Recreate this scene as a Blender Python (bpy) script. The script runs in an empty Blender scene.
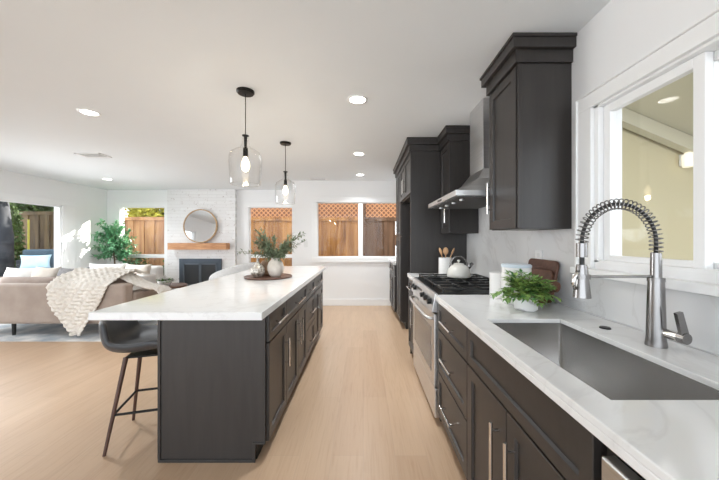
import bpy, bmesh, math, random
from mathutils import Vector, Matrix
R = random.Random(7)
PI = math.pi
S = bpy.context.scene
C = S.collection

# ------------------------------------------------------------------ camera, world, sun, exposure
cam = bpy.data.cameras.new('camera'); camo = bpy.data.objects.new('camera', cam); C.objects.link(camo)
cam.sensor_width = 36; cam.lens = 15.02; cam.shift_x = -3.8/719; cam.shift_y = -1/719
cam.clip_start = 0.02
camo.location = (0, 0, 1.30); camo.rotation_euler = (PI/2, 0, 0)
S.camera = camo
W = bpy.data.worlds.new('sky'); S.world = W; W.use_nodes = True
bg = W.node_tree.nodes['Background']
bg.inputs['Color'].default_value = (0.86, 0.93, 1.0, 1); bg.inputs['Strength'].default_value = 1.65
sun = bpy.data.lights.new('sun', 'SUN'); sun.energy = 9; sun.angle = 0.01; sun.color = (1, .95, .86)
suno = bpy.data.objects.new('sun', sun); C.objects.link(suno)
suno.rotation_euler = Vector((-.50, -.70, -.42)).to_track_quat('-Z', 'Y').to_euler()
suno.location = (3, 12, 8)
S.view_settings.view_transform = 'Standard'; S.view_settings.look = 'None'
S.view_settings.exposure = 1.33; S.view_settings.gamma = 1.0
def area(name, loc, rot, sx, sy, power, color=(1, 1, 1), spread=PI):
    l = bpy.data.lights.new(name, 'AREA'); l.shape = 'RECTANGLE'; l.size = sx; l.size_y = sy
    l.energy = power; l.color = color; l.spread = spread
    o = bpy.data.objects.new(name, l); C.objects.link(o); o.location = loc; o.rotation_euler = rot
    return o
area('patio_door_daylight', (-5.9, 4.6, 1.1), (0, -PI/2, 0), 1.8, 2.4, 18, (.97, .99, 1), math.radians(110))

# ------------------------------------------------------------------ materials
def M(name, col, rough=.5, metal=0, spec=.5, trans=0, ior=1.45, emit=None, estr=0, coat=0):
    m = bpy.data.materials.new(name); m.use_nodes = True
    b = m.node_tree.nodes['Principled BSDF']
    b.inputs['Base Color'].default_value = (*col, 1); b.inputs['Roughness'].default_value = rough
    b.inputs['Metallic'].default_value = metal; b.inputs['Specular IOR Level'].default_value = spec
    b.inputs['Transmission Weight'].default_value = trans; b.inputs['IOR'].default_value = ior
    b.inputs['Coat Weight'].default_value = coat
    if emit: b.inputs['Emission Color'].default_value = (*emit, 1); b.inputs['Emission Strength'].default_value = estr
    return m
def nt(m): t = m.node_tree; return t, t.nodes, t.links, t.nodes['Principled BSDF']
def coords(t, scale=(1, 1, 1), rot=(0, 0, 0), out='Object'):
    tc = t.nodes.new('ShaderNodeTexCoord'); mp = t.nodes.new('ShaderNodeMapping')
    mp.inputs['Scale'].default_value = scale; mp.inputs['Rotation'].default_value = rot
    t.links.new(tc.outputs[out], mp.inputs[0]); return mp.outputs[0]
def ramp(t, fac, stops):
    r = t.nodes.new('ShaderNodeValToRGB'); e = r.color_ramp.elements
    while len(e) < len(stops): e.new(.5)
    for i, (p, c) in enumerate(stops): e[i].position = p; e[i].color = (*c, 1)
    t.links.new(fac, r.inputs[0]); return r.outputs[0]
def noise(t, vec, scale, detail=4, dist=0, rough=.5):
    n = t.nodes.new('ShaderNodeTexNoise'); n.inputs['Scale'].default_value = scale
    n.inputs['Detail'].default_value = detail; n.inputs['Distortion'].default_value = dist
    n.inputs['Roughness'].default_value = rough
    t.links.new(vec, n.inputs['Vector']); return n.outputs['Fac']
def mixc(t, fac, a, b, mode='MIX'):
    n = t.nodes.new('ShaderNodeMix'); n.data_type = 'RGBA'; n.blend_type = mode
    for s, v in ((n.inputs[0], fac), (n.inputs[6], a), (n.inputs[7], b)):
        if isinstance(v, (int, float)): s.default_value = v
        elif isinstance(v, tuple): s.default_value = (*v, 1)
        else: t.links.new(v, s)
    return n.outputs[2]
def bump(m, height, strength=.3, dist=.01):
    t, n, l, b = nt(m); bp = n.new('ShaderNodeBump'); bp.inputs['Strength'].default_value = strength
    bp.inputs['Distance'].default_value = dist; l.new(height, bp.inputs['Height']); l.new(bp.outputs[0], b.inputs['Normal'])
def grained(name, c1, c2, scale=(40, 40, 2), rough=.4, strength=1.0, coat=0):
    m = M(name, c1, rough, coat=coat); t, n, l, b = nt(m)
    f = noise(t, coords(t, scale), 1.0, 5, .6)
    l.new(ramp(t, f, [(.3, c1), (.7, c2)]), b.inputs['Base Color']); return m
def mottled(name, c1, c2, scale=6, rough=.6, bumpy=0, metal=0):
    m = M(name, c1, rough, metal); t, n, l, b = nt(m)
    f = noise(t, coords(t), scale, 5)
    l.new(ramp(t, f, [(.35, c1), (.65, c2)]), b.inputs['Base Color'])
    if bumpy: bump(m, f, bumpy)
    return m

WALL = mottled('white wall paint', (.88, .88, .878), (.89, .89, .888), 2, .55)
CEIL = mottled('ceiling paint', (.80, .83, .85), (.81, .84, .86), 2, .8)
TRIM = M('white trim paint', (.90, .90, .895), .35)
CAB = grained('charcoal stained cabinet', (.031, .027, .0255), (.039, .0345, .032), (30, 30, 3), .36); CAB.node_tree.nodes['Principled BSDF'].inputs['Specular IOR Level'].default_value = .55
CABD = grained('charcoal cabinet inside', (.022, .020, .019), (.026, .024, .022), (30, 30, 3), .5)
STEEL = M('brushed stainless steel', (.62, .61, .60), .32, 1)
t, n, l, b = nt(STEEL); f = noise(t, coords(t, (4, 4, 200)), 1, 3); l.new(ramp(t, f, [(.2, (.62, .62, .62)), (.8, (.74, .74, .74))]), b.inputs['Base Color'])
SINK = M('sink steel', (.36, .35, .34), .24, 1)
t, n, l, b = nt(SINK); f = noise(t, coords(t, (3, 90, 90)), 1, 3); l.new(ramp(t, f, [(.2, (.58, .57, .56)), (.8, (.66, .65, .64))]), b.inputs['Base Color'])
NICKEL = M('polished nickel', (.74, .72, .70), .18, 1)
BRUSHED = M('brushed nickel', (.27, .26, .255), .27, 1)
BLACK = M('black enamel', (.010, .010, .010), .28)
IRON = M('cast iron', (.012, .012, .012), .5)
GLASSBLK = M('oven window glass', (.10, .10, .10), .06, spec=.8)
BLKMET = M('black metal', (.018, .017, .016), .35, .6)
CLEAR = M('clear glass', (1, 1, 1), .0, trans=1, ior=1.3)
PANE = bpy.data.materials.new('window glass'); PANE.use_nodes = True
t = PANE.node_tree; t.nodes.clear()
o_ = t.nodes.new('ShaderNodeOutputMaterial'); tr = t.nodes.new('ShaderNodeBsdfTransparent'); gl = t.nodes.new('ShaderNodeBsdfGlossy')
gl.inputs['Roughness'].default_value = .02; fr = t.nodes.new('ShaderNodeLayerWeight'); fr.inputs[0].default_value = .5
mr = t.nodes.new('ShaderNodeMapRange'); mr.interpolation_type = 'SMOOTHERSTEP'; mr.inputs['From Min'].default_value = .2; mr.inputs['To Min'].default_value = .012; mr.inputs['To Max'].default_value = .40; t.links.new(fr.outputs['Facing'], mr.inputs[0])
mx = t.nodes.new('ShaderNodeMixShader'); t.links.new(mr.outputs[0], mx.inputs[0]); t.links.new(tr.outputs[0], mx.inputs[1]); t.links.new(gl.outputs[0], mx.inputs[2]); t.links.new(mx.outputs[0], o_.inputs[0])
SHADEG = bpy.data.materials.new('pendant shade glass'); SHADEG.use_nodes = True
t = SHADEG.node_tree; t.nodes.clear()
o_ = t.nodes.new('ShaderNodeOutputMaterial'); tr = t.nodes.new('ShaderNodeBsdfTransparent'); tr.inputs[0].default_value = (.985, .985, .98, 1); gl = t.nodes.new('ShaderNodeBsdfGlossy')
gl.inputs['Roughness'].default_value = .03; fr = t.nodes.new('ShaderNodeLayerWeight'); fr.inputs[0].default_value = .5
mr = t.nodes.new('ShaderNodeMapRange'); mr.interpolation_type = 'SMOOTHERSTEP'; mr.inputs['From Min'].default_value = .25; mr.inputs['To Min'].default_value = .03; mr.inputs['To Max'].default_value = .6; t.links.new(fr.outputs['Facing'], mr.inputs[0])
mx = t.nodes.new('ShaderNodeMixShader'); t.links.new(mr.outputs[0], mx.inputs[0]); t.links.new(tr.outputs[0], mx.inputs[1]); t.links.new(gl.outputs[0], mx.inputs[2]); t.links.new(mx.outputs[0], o_.inputs[0])

# quartz
def quartz(name, base, vein, rough):
    m = M(name, base, rough, spec=.6); t, n, l, b = nt(m)
    v = coords(t)
    a = noise(t, v, 1.6, 6, 1.6, .55)
    c = ramp(t, a, [(.0, base), (.475, base), (.497, vein), (.52, base)])
    l.new(c, b.inputs['Base Color']); return m
QUARTZ = quartz('white quartz', (.80, .80, .795), (.74, .735, .73), .07)
SPLASH = quartz('marble look backsplash', (.72, .72, .72), (.66, .655, .65), .12)
# floor
FLOOR = M('light oak planks', (.6, .4, .25), .34); t, n, l, b = nt(FLOOR)
v = coords(t, (1, 1, 1), (0, 0, PI/2))
br = n.new('ShaderNodeTexBrick'); l.new(v, br.inputs['Vector']); br.offset = .37
br.inputs['Scale'].default_value = 1; br.inputs['Brick Width'].default_value = 1.8; br.inputs['Row Height'].default_value = .19
br.inputs['Mortar Size'].default_value = .0012; br.inputs['Mortar Smooth'].default_value = .2; br.inputs['Bias'].default_value = 0
br.inputs['Color1'].default_value = (.53, .365, .24, 1); br.inputs['Color2'].default_value = (.58, .41, .275, 1); br.inputs['Mortar'].default_value = (.50, .36, .25, 1)
g = noise(t, coords(t, (38, 2.2, 1)), 1.0, 7, 1.6)
gr = ramp(t, g, [(.30, (.90, .875, .85)), (.5, (.98, .98, .98)), (.72, (1.0, 1.0, 1.0))])
g2 = noise(t, coords(t, (5, .6, 1)), 1.0, 3, .8)
gr2 = ramp(t, g2, [(.3, (.92, .90, .88)), (.7, (1, 1, 1))])
l.new(mixc(t, 1.0, mixc(t, 1.0, br.outputs['Color'], gr, 'MULTIPLY'), gr2, 'MULTIPLY'), b.inputs['Base Color'])
# whitewashed stone of the chimney breast
BRICK = M('whitewashed ledger stone', (.78, .77, .76), .7); t, n, l, b = nt(BRICK)
v = coords(t, (1, 1, 1), (PI/2, 0, 0))
br = n.new('ShaderNodeTexBrick'); l.new(v, br.inputs['Vector']); br.inputs['Scale'].default_value = 1
br.inputs['Brick Width'].default_value = .42; br.inputs['Row Height'].default_value = .075; br.inputs['Mortar Size'].default_value = .004
br.inputs['Color1'].default_value = (.86, .855, .85, 1); br.inputs['Color2'].default_value = (.81, .80, .795, 1); br.inputs['Mortar'].default_value = (.74, .73, .72, 1)
spk = ramp(t, noise(t, v, 14, 5, 1.5), [(.30, (.62, .57, .54)), (.38, (1, 1, 1))])
l.new(mixc(t, 1.0, br.outputs['Color'], spk, 'MULTIPLY'), b.inputs['Base Color']); bump(BRICK, br.outputs['Fac'], .25)
MANTEL = grained('rough cedar beam', (.40, .17, .07), (.66, .36, .18), (4, 30, 30), .6)
def fence_mat(name, cA, cB, cD):
    m = M(name, cA, .75); t, n, l, b = nt(m)
    f = noise(t, coords(t, (7, 7, .8)), 1.0, 5, .8)
    c = ramp(t, f, [(.25, cD), (.42, cA), (.7, cB)])
    kn = ramp(t, noise(t, coords(t, (9, 9, 5)), 1.0, 2), [(.24, (.45, .3, .2)), (.30, (1, 1, 1))])
    l.new(mixc(t, 1.0, c, kn, 'MULTIPLY'), b.inputs['Base Color']); return m
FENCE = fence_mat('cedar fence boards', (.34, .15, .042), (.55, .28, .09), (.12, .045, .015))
FENCE_SHADED = fence_mat('shaded cedar fence boards', (.12, .062, .034), (.18, .10, .056), (.06, .03, .017))  # same cedar with the shadow on this stretch put into the colour
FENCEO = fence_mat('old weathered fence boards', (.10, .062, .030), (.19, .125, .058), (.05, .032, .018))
LATT = M('cedar lattice', (.50, .24, .11), .7)
SOFA = mottled('taupe sofa velvet', (.36, .29, .245), (.42, .345, .295), 5, .85)
SOFAD = mottled('taupe seat cushion', (.30, .235, .20), (.36, .29, .25), 5, .85)
CREAM = mottled('cream knit wool', (.74, .69, .62), (.84, .80, .74), 30, .9, .3)
PALE = mottled('off white linen', (.72, .70, .67), (.80, .78, .75), 8, .85)
BEIGE = mottled('beige linen', (.60, .54, .47), (.68, .62, .55), 8, .85)
GREYF = mottled('grey woven fabric', (.22, .215, .22), (.34, .33, .33), 25, .9)
LBLUE = mottled('pale blue fabric', (.42, .60, .70), (.50, .68, .78), 8, .8)
TEAL = M('dark blue grey cushion', (.055, .085, .11), .8)
RUG = mottled('faded blue grey rug', (.30, .34, .38), (.66, .65, .63), 3.5, .95)
LEATHER = mottled('charcoal leather', (.050, .052, .056), (.068, .070, .074), 12, .48)
WALNUT = grained('walnut', (.085, .035, .022), (.16, .07, .042), (6, 30, 30), .4)
DKLEG = grained('dark brown leg finish', (.07, .035, .025), (.11, .055, .04), (20, 20, 3), .4)
TRAYW = grained('dark wooden tray', (.10, .05, .035), (.17, .09, .065), (4, 30, 30), .35)
OAKW = grained('warm wood', (.50, .28, .13), (.66, .40, .22), (20, 20, 3), .5)
CERAM = M('white ceramic', (.78, .77, .75), .25)
MATTE = mottled('matte cream stoneware', (.60, .55, .49), (.70, .65, .59), 22, .8, .15)
MARB = quartz('white marble planter', (.80, .79, .78), (.45, .44, .44), .3)
KETTLE = M('cream enamel', (.66, .64, .59), .22)
SILVERY = mottled('mottled mercury glass', (.20, .18, .15), (.70, .66, .60), 60, .3, .5, .6)
BRONZE = mottled('brown glazed ceramic', (.16, .09, .05), (.34, .22, .13), 12, .4)
SOIL = mottled('potting soil', (.03, .02, .015), (.06, .04, .03), 40, .95)
LEAF = mottled('green leaf', (.06, .17, .035), (.20, .38, .09), 9, .45)
LEAFB = mottled('bright leaf', (.07, .20, .06), (.34, .48, .12), 26, .45)
FICUS = mottled('blue green leaf', (.07, .24, .11), (.22, .48, .26), 12, .4)
OLIVE = mottled('olive leaf', (.09, .13, .07), (.28, .32, .20), 25, .6)
TREEL = mottled('tree foliage', (.015, .04, .008), (.10, .16, .03), 2, .6)
TREEY = mottled('yellow green foliage', (.22, .24, .03), (.62, .56, .08), 2, .6)
BARK = mottled('grey bark', (.025, .027, .032), (.06, .063, .07), 5, .9, .5)
STEM = M('brown stem', (.14, .09, .05), .8)
PATIO = mottled('patio concrete', (.22, .22, .22), (.34, .33, .31), 2, .9)
PORCHY = M('pale yellow stucco', (.62, .55, .37), .9)
PORCHC = M('cream painted porch roof', (.62, .58, .45), .8)
FIREB = M('blue grey fireplace metal', (.075, .095, .12), .4, .3)
FIREG = M('fireplace glass', (.05, .055, .06), .08)
FIREL = M('fireplace trim', (.13, .155, .185), .35, .3)
GOLD = grained('honey wood frame', (.42, .27, .14), (.56, .38, .21), (20, 20, 20), .4)
MIRR = M('mirror silver', (.80, .81, .82), .03, 1)
BULB = M('lit bulb', (1, .9, .75), .3, emit=(1, .80, .52), estr=3)
DISC = M('lit downlight lens', (1, 1, 1), .3, emit=(1, .97, .92), estr=6)
WICK = mottled('dark wicker', (.02, .022, .026), (.05, .052, .058), 60, .8, .5)
BLKPL = M('black rubber', (.012, .012, .012), .4)
WHITEP = M('white plastic', (.80, .80, .79), .3)
SHADOWV = M('vent slot', (.10, .10, .10), .8)

# ------------------------------------------------------------------ mesh helpers
OFF = {}
def obj(name, bm, mat, parent=None, loc=(0, 0, 0), bevel=0, smooth=False, seg=2):
    """bm is given in place coordinates; stored relative to its thing's base"""
    base = OFF.get(parent.name, Vector((0, 0, 0))) if parent else Vector(loc)
    bmesh.ops.translate(bm, verts=bm.verts, vec=-base)
    bmesh.ops.recalc_face_normals(bm, faces=bm.faces)
    me = bpy.data.meshes.new(name); bm.to_mesh(me); bm.free()
    mats = mat if isinstance(mat, (list, tuple)) else [mat]
    for m in mats: me.materials.append(m)
    o = bpy.data.objects.new(name, me); C.objects.link(o)
    if parent: o.parent = parent; OFF[o.name] = base
    else: o.location = loc; OFF[o.name] = base
    if smooth:
        for p in me.polygons: p.use_smooth = True
        if smooth == 'auto':
            try: me.set_sharp_from_angle(angle=math.radians(35))
            except Exception: pass
    if bevel:
        md = o.modifiers.new('bevel', 'BEVEL'); md.width = bevel; md.segments = seg; md.limit_method = 'ANGLE'; md.angle_limit = math.radians(40)
    return o
def tag(o, label, cat, group=None, kind=None):
    o['label'] = label; o['category'] = cat
    if group: o['group'] = group
    if kind: o['kind'] = kind
    return o
def thing(name, label, cat, loc=(0, 0, 0), group=None):
    o = bpy.data.objects.new(name, None); C.objects.link(o); o.location = loc; o.empty_display_size = .05
    OFF[o.name] = Vector(loc); return tag(o, label, cat, group)
def struct(name, bm, mat, parent=None, **k):
    o = obj(name, bm, mat, parent, **k)
    if not parent: o['kind'] = 'structure'
    return o
def kids(o): return [c for c in bpy.data.objects if c.parent == o]
def copy_tree(o, parent=None):
    c = o.copy(); C.objects.link(c)
    if parent: c.parent = parent
    for ch in kids(o): copy_tree(ch, c)
    return c
def NB(): return bmesh.new()
def box(bm, x0, x1, y0, y1, z0, z1):
    r = bmesh.ops.create_cube(bm, size=1)['verts']
    bmesh.ops.scale(bm, verts=r, vec=(abs(x1-x0), abs(y1-y0), abs(z1-z0)))
    bmesh.ops.translate(bm, verts=r, vec=((x0+x1)/2, (y0+y1)/2, (z0+z1)/2)); return r
def B(*a):
    bm = NB(); box(bm, *a); return bm
def cyl(bm, p0, p1, r0, r1=None, seg=20, caps=True):
    r1 = r0 if r1 is None else r1
    p0 = Vector(p0); p1 = Vector(p1); d = p1-p0
    v = bmesh.ops.create_cone(bm, cap_ends=caps, segments=seg, radius1=r0, radius2=r1, depth=d.length)['verts']
    m = d.to_track_quat('Z', 'Y').to_matrix().to_4x4(); m.translation = (p0+p1)/2
    bmesh.ops.transform(bm, matrix=m, verts=v); return v
def tube(bm, pts, r, seg=8, cap=True):
    pts = [Vector(p) for p in pts]; n = len(pts)
    rr = r if isinstance(r, (list, tuple)) else [r]*n
    rings = []; prev = None
    for i, p in enumerate(pts):
        d = (pts[min(i+1, n-1)]-pts[max(i-1, 0)])
        if d.length < 1e-9: d = Vector((0, 0, 1))
        d.normalize()
        if prev is None:
            a = d.orthogonal().normalized()
        else:
            a = (prev - d*prev.dot(d)); a = a.normalized() if a.length > 1e-6 else d.orthogonal().normalized()
        prev = a; bb = d.cross(a)
        rings.append([bm.verts.new(p + (a*math.cos(2*PI*k/seg)+bb*math.sin(2*PI*k/seg))*rr[i]) for k in range(seg)])
    for i in range(n-1):
        for k in range(seg):
            bm.faces.new((rings[i][k], rings[i][(k+1) % seg], rings[i+1][(k+1) % seg], rings[i+1][k]))
    if cap: bm.faces.new(rings[0]); bm.faces.new(rings[-1])
def lathe(bm, prof, c, seg=32, close=False):
    cx, cy, cz = c; rings = []
    for r, z in prof:
        if r < 1e-5: rings.append([bm.verts.new((cx, cy, cz+z))]*seg)
        else: rings.append([bm.verts.new((cx+r*math.cos(2*PI*k/seg), cy+r*math.sin(2*PI*k/seg), cz+z)) for k in range(seg)])
    for a, b2 in zip(rings, rings[1:]):
        for k in range(seg):
            q = []
            for v in (a[k], a[(k+1) % seg], b2[(k+1) % seg], b2[k]):
                if v not in q: q.append(v)
            if len(q) > 2: bm.faces.new(q)
def prism(bm, poly, axis, a0, a1):
    """poly of 2D points extruded along axis"""
    def mk(p, a):
        return {'x': (a, p[0], p[1]), 'y': (p[0], a, p[1]), 'z': (p[0], p[1], a)}[axis]
    A = [bm.verts.new(mk(p, a0)) for p in poly]; Bv = [bm.verts.new(mk(p, a1)) for p in poly]
    bm.faces.new(A); bm.faces.new(Bv[::-1])
    for i in range(len(poly)):
        j = (i+1) % len(poly); bm.faces.new((A[i], A[j], Bv[j], Bv[i]))
def pillow(bm, c, w, h, th, rx=0, ry=0, rz=0, nx=14, sag=.12):
    vs = {}
    m = Matrix.Translation(c) @ Matrix.Rotation(rz, 4, 'Z') @ Matrix.Rotation(ry, 4, 'Y') @ Matrix.Rotation(rx, 4, 'X')
    for s in (1, -1):
        for i in range(nx+1):
            for j in range(nx+1):
                u = 2*i/nx-1; v = 2*j/nx-1
                edge = i in (0, nx) or j in (0, nx)
                if s == -1 and edge: vs[(s, i, j)] = vs[(1, i, j)]; continue
                pin = 1 - sag*(1-abs(u)**2)*abs(v)**6; pin2 = 1 - sag*(1-abs(v)**2)*abs(u)**6
                t_ = th/2*max(0, (1-u**4)*(1-v**4))**.55
                t_ *= 1+.08*math.sin(5*u+3*v)
                vs[(s, i, j)] = bm.verts.new(m @ Vector((u*w/2*pin2, s*t_, v*h/2*pin)))
    for s in (1, -1):
        for i in range(nx):
            for j in range(nx):
                q = [vs[(s, i, j)], vs[(s, i+1, j)], vs[(s, i+1, j+1)], vs[(s, i, j+1)]]
                if s == 1: q = q[::-1]
                bm.faces.new(q)
def leaf(bm, p, d, up, L, w):
    d = Vector(d).normalized(); side = d.cross(up)
    if side.length < 1e-3: side = d.orthogonal()
    side.normalize(); nrm = side.cross(d)
    p = Vector(p)
    a = bm.verts.new(p); m1 = bm.verts.new(p+d*L*.45+side*w/2+nrm*w*.15); m2 = bm.verts.new(p+d*L*.45-side*w/2+nrm*w*.15)
    mid = bm.verts.new(p+d*L*.5-nrm*w*.05); tip = bm.verts.new(p+d*L-nrm*L*.12)
    bm.faces.new((a, m1, mid)); bm.faces.new((a, mid, m2)); bm.faces.new((m1, tip, mid)); bm.faces.new((mid, tip, m2))
def rdir(): 
    z = R.uniform(-1, 1); a = R.uniform(0, 2*PI); s = math.sqrt(1-z*z); return Vector((s*math.cos(a), s*math.sin(a), z))

# ------------------------------------------------------------------ setting
H = 2.44; XR = 1.183; XL = -5.96; YK = 5.856; YL = 6.98; XS = -1.392; YB = -2.2
struct('floor', B(XL-.15, XR+.15, YB, YL+.1, -.05, 0), FLOOR)
struct('ceiling', B(XL-.15, XR+.15, YB, YL+.15, H, H+.12), CEIL)
def wall_holes(axis, fixed0, fixed1, u0, u1, z0, z1, holes):
    """wall slab in plane; holes = (u0,u1,z0,z1)"""
    us = sorted({u0, u1, *[h[0] for h in holes], *[h[1] for h in holes]}); zs = sorted({z0, z1, *[h[2] for h in holes], *[h[3] for h in holes]})
    bm = NB()
    for a, b2 in zip(us, us[1:]):
        for c, d in zip(zs, zs[1:]):
            if any(h[0]-1e-6 <= a and b2 <= h[1]+1e-6 and h[2]-1e-6 <= c and d <= h[3]+1e-6 for h in holes): continue
            if axis == 'y': box(bm, a, b2, fixed0, fixed1, c, d)
            else: box(bm, fixed0, fixed1, a, b2, c, d)
    return bm
KW = (-.92, .81, .93, 2.035)           # kitchen far window opening
L1 = (-5.68, -4.60, .31, 2.06); L3 = (-2.68, -1.60, .31, 2.06)
RW = (.36, 1.545, 1.18, 1.985)         # right window opening (y0,y1,z0,z1)
DR = (3.0, 5.94, 0.0, 1.975)
struct('wall_right', wall_holes('x', XR, XR+.15, YB, YK+.15, 0, H, [RW]), WALL)
struct('wall_kitchen_end', wall_holes('y', YK, YK+.15, XS, XR, 0, H, [KW]), WALL)
struct('wall_return', B(XS, XS+.15, YK+.15, YL, 0, H), WALL)
struct('wall_living_end', wall_holes('y', YL, YL+.15, XL, XS+.15, 0, H, [L1, L3]), WALL)
struct('wall_left', wall_holes('x', XL-.15, XL, YB, YL+.15, 0, H, [DR]), WALL)
struct('chimney_breast', B(-4.50, -2.94, 6.88, YL-.001, 0, H-.001), BRICK)
struct('baseboard_kitchen', B(XS+.001, .55, YK-.016, YK-.001, 0, .13), TRIM, bevel=.004)
struct('baseboard_left', B(XL+.001, XL+.016, 6.22, YL-.02, 0, .13), TRIM, bevel=.004)
struct('baseboard_living', B(-2.93, XS, YL-.016, YL-.001, 0, .13), TRIM, bevel=.004)

def window_y(num, op, yw, panes, casing=.085, sill=True, railz=None):
    x0, x1, z0, z1 = op
    bm = NB(); c = casing
    for a in ((x0-c, x0+.02, z0+.0101, z1-.0201), (x1-.02, x1+c, z0+.0101, z1-.0201), (x0-c, x1+c, z1-.02, z1+c+.01)):
        box(bm, a[0], a[1], yw-.02, yw+.001, a[2], a[3])
    if sill: box(bm, x0-c, x1+c, yw-.03, yw+.001, z0-c, z0+.01)
    w = struct('window_%d' % num, bm, TRIM, bevel=.004)
    bm = NB(); f = .03
    box(bm, x0, x0+f, yw, yw+.1, z0, z1); box(bm, x1-f, x1, yw, yw+.1, z0, z1)
    box(bm, x0, x1, yw, yw+.1, z1-f, z1); box(bm, x0, x1, yw, yw+.1, z0, z0+f)
    for xm, hw in panes: box(bm, xm-hw, xm+hw, yw+.02, yw+.09, z0, z1)
    if railz: box(bm, x0, x1, yw+.01, yw+.1, railz[0], railz[1])
    obj('window_frame', bm, TRIM, w, bevel=.003)
    obj('pane', B(x0+f, x1-f, yw+.05, yw+.054, z0+f, z1-f), PANE, w)
window_y(1, KW, YK, [(-.054, .045)])
window_y(2, L1, YL, [], railz=(.86, .94))
window_y(3, L3, YL, [], railz=(.86, .94))
# right window
y0, y1, z0, z1 = RW; bm = NB()
c = .075
box(bm, XR-.02, XR+.001, y1-.01, y1+c+.006, 1.151, z1-.0101); box(bm, XR-.02, XR+.001, y0-c, y0+.01, 1.151, z1-.0101)
box(bm, XR-.02, XR+.001, y0-c, y1+c+.006, z1-.01, z1+c-.0141); box(bm, XR-.03, XR+.001, y0-c, y1+c+.0199, z1+c-.014, z1+c)
box(bm, XR-.03, XR+.001, y1+c+.0061, y1+c+.02, 1.151, z1+c-.0141)
w = struct('window_4', bm, TRIM, bevel=.003)
obj('window_sill', B(XR-.055, XR+.06, y0-c-.01, y1+c+.02, 1.115, 1.15), TRIM, w, bevel=.004)
bm = NB()
box(bm, XR, XR+.12, y1-.035, y1, z0, z1); box(bm, XR, XR+.12, y0, y0+.035, z0, z1)
box(bm, XR, XR+.12, y0, y1, z1-.02, z1); box(bm, XR, XR+.12, y0, y1, z0-.03, z0+.015)
obj('window_frame', bm, TRIM, w, bevel=.003)
bm = NB()
def sash(bm, xa, xb, ya, yb, za, zb, s=.04):
    box(bm, xa, xb, ya, ya+s, za, zb); box(bm, xa, xb, yb-s, yb, za, zb); box(bm, xa, xb, ya+s, yb-s, za, za+s*.7); box(bm, xa, xb, ya+s, yb-s, zb-s, zb)
sash(bm, XR+.025, XR+.055, 1.06, y1-.035, z0+.012, z1-.02); a = obj('sash', bm, TRIM, w, bevel=.003)
obj('pane', B(XR+.037, XR+.041, 1.10, y1-.075, z0+.03, z1-.05), PANE, a)
bm = NB(); sash(bm, XR+.06, XR+.09, y0+.035, 1.10, z0+.012, z1-.02, .035); a = obj('sash', bm, TRIM, w, bevel=.003)
obj('pane', B(XR+.072, XR+.076, y0+.065, 1.07, z0+.03, z1-.05), PANE, a)
# patio door
y0, y1, z0, z1 = DR; bm = NB(); c = .09
box(bm, XL-.001, XL+.02, y1-.01, 6.19, 0, z1-.0101); box(bm, XL-.001, XL+.02, y0-c, y0, 0, z1-.0101); box(bm, XL-.001, XL+.02, y0-c, 6.19, z1-.01, z1+c)
dr = struct('door_1', bm, TRIM, bevel=.004)
bm = NB(); box(bm, XL-.12, XL, y1-.045, y1, 0, z1); box(bm, XL-.12, XL, y0, y0+.045, 0, z1); box(bm, XL-.12, XL, y0, y1, z1-.045, z1); box(bm, XL-.12, XL, y0, y1, 0, .04)
box(bm, XL-.09, XL-.04, 4.30, 4.40, .04, z1-.04)
obj('door_frame', bm, TRIM, dr, bevel=.003)
obj('pane', B(XL-.07, XL-.066, y0+.045, y1-.045, .04, z1-.045), PANE, dr)
bm = NB(); tube(bm, [(XL+.03, 5.80, z) for z in (1.1,)]+[(XL+.03+.05*math.sin(a), 5.80, 1.16-.08*math.cos(a)) for a in [i*PI/10 for i in range(11)]]+[(XL+.03, 5.80, 1.22)], .012)
bm.free(); bm = NB()
tube(bm, [(XL+.015+.06*math.sin(i*PI/12), 5.915, 1.14-.10*math.cos(i*PI/12)) for i in range(13)], .013)
obj('door_handle', bm, WHITEP, dr, smooth=True)

# ------------------------------------------------------------------ backsplash
bm = NB(); box(bm, XR-.012, XR-.001, YB, 1.66, .9155, 1.112); box(bm, XR-.012, XR-.001, 1.66, 3.398, .9155, 1.357); box(bm, XR-.012, XR-.001, 2.082, 3.048, 1.357, 2.439)
bs = obj('backsplash', bm, SPLASH, loc=(0, 0, 0)); tag(bs, 'polished pale marble-look backsplash slab behind the sink counter and range', 'backsplash')

# ------------------------------------------------------------------ cabinetry
def front(bm, X, n, y0, y1, z0, z1, th=.02, rail=.055, rec=.010):
    """shaker front; face plane at X looking along n (+1/-1 in x)"""
    g = .0015; y0 += g; y1 -= g; z0 += g; z1 -= g
    xb = X - n*th
    def ring(x, i): return [bm.verts.new((x, y0+i, z0+i)), bm.verts.new((x, y1-i, z0+i)), bm.verts.new((x, y1-i, z1-i)), bm.verts.new((x, y0+i, z1-i))]
    r = [ring(xb, 0), ring(X-n*.002, 0), ring(X, .002), ring(X, rail), ring(X-n*rec, rail+.004)]
    for a, b2 in zip(r, r[1:]):
        for k in range(4): bm.faces.new((a[k], a[(k+1) % 4], b2[(k+1) % 4], b2[k]))
    bm.faces.new(r[-1]); bm.faces.new(r[0])
def bar(parent, X, n, p0, p1, r=.0072, off=.032):
    """bar pull; p0,p1 = (y,z)"""
    bm = NB(); xo = X+n*off
    a = Vector((xo, p0[0], p0[1])); b2 = Vector((xo, p1[0], p1[1])); d = (b2-a).normalized()
    cyl(bm, a, b2, r, seg=14)
    for q in (a+d*.03, b2-d*.03): cyl(bm, (X, q.y, q.z), (xo, q.y, q.z), r*.8, seg=10)
    return obj('handle', bm, NICKEL, parent, smooth='auto')
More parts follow.
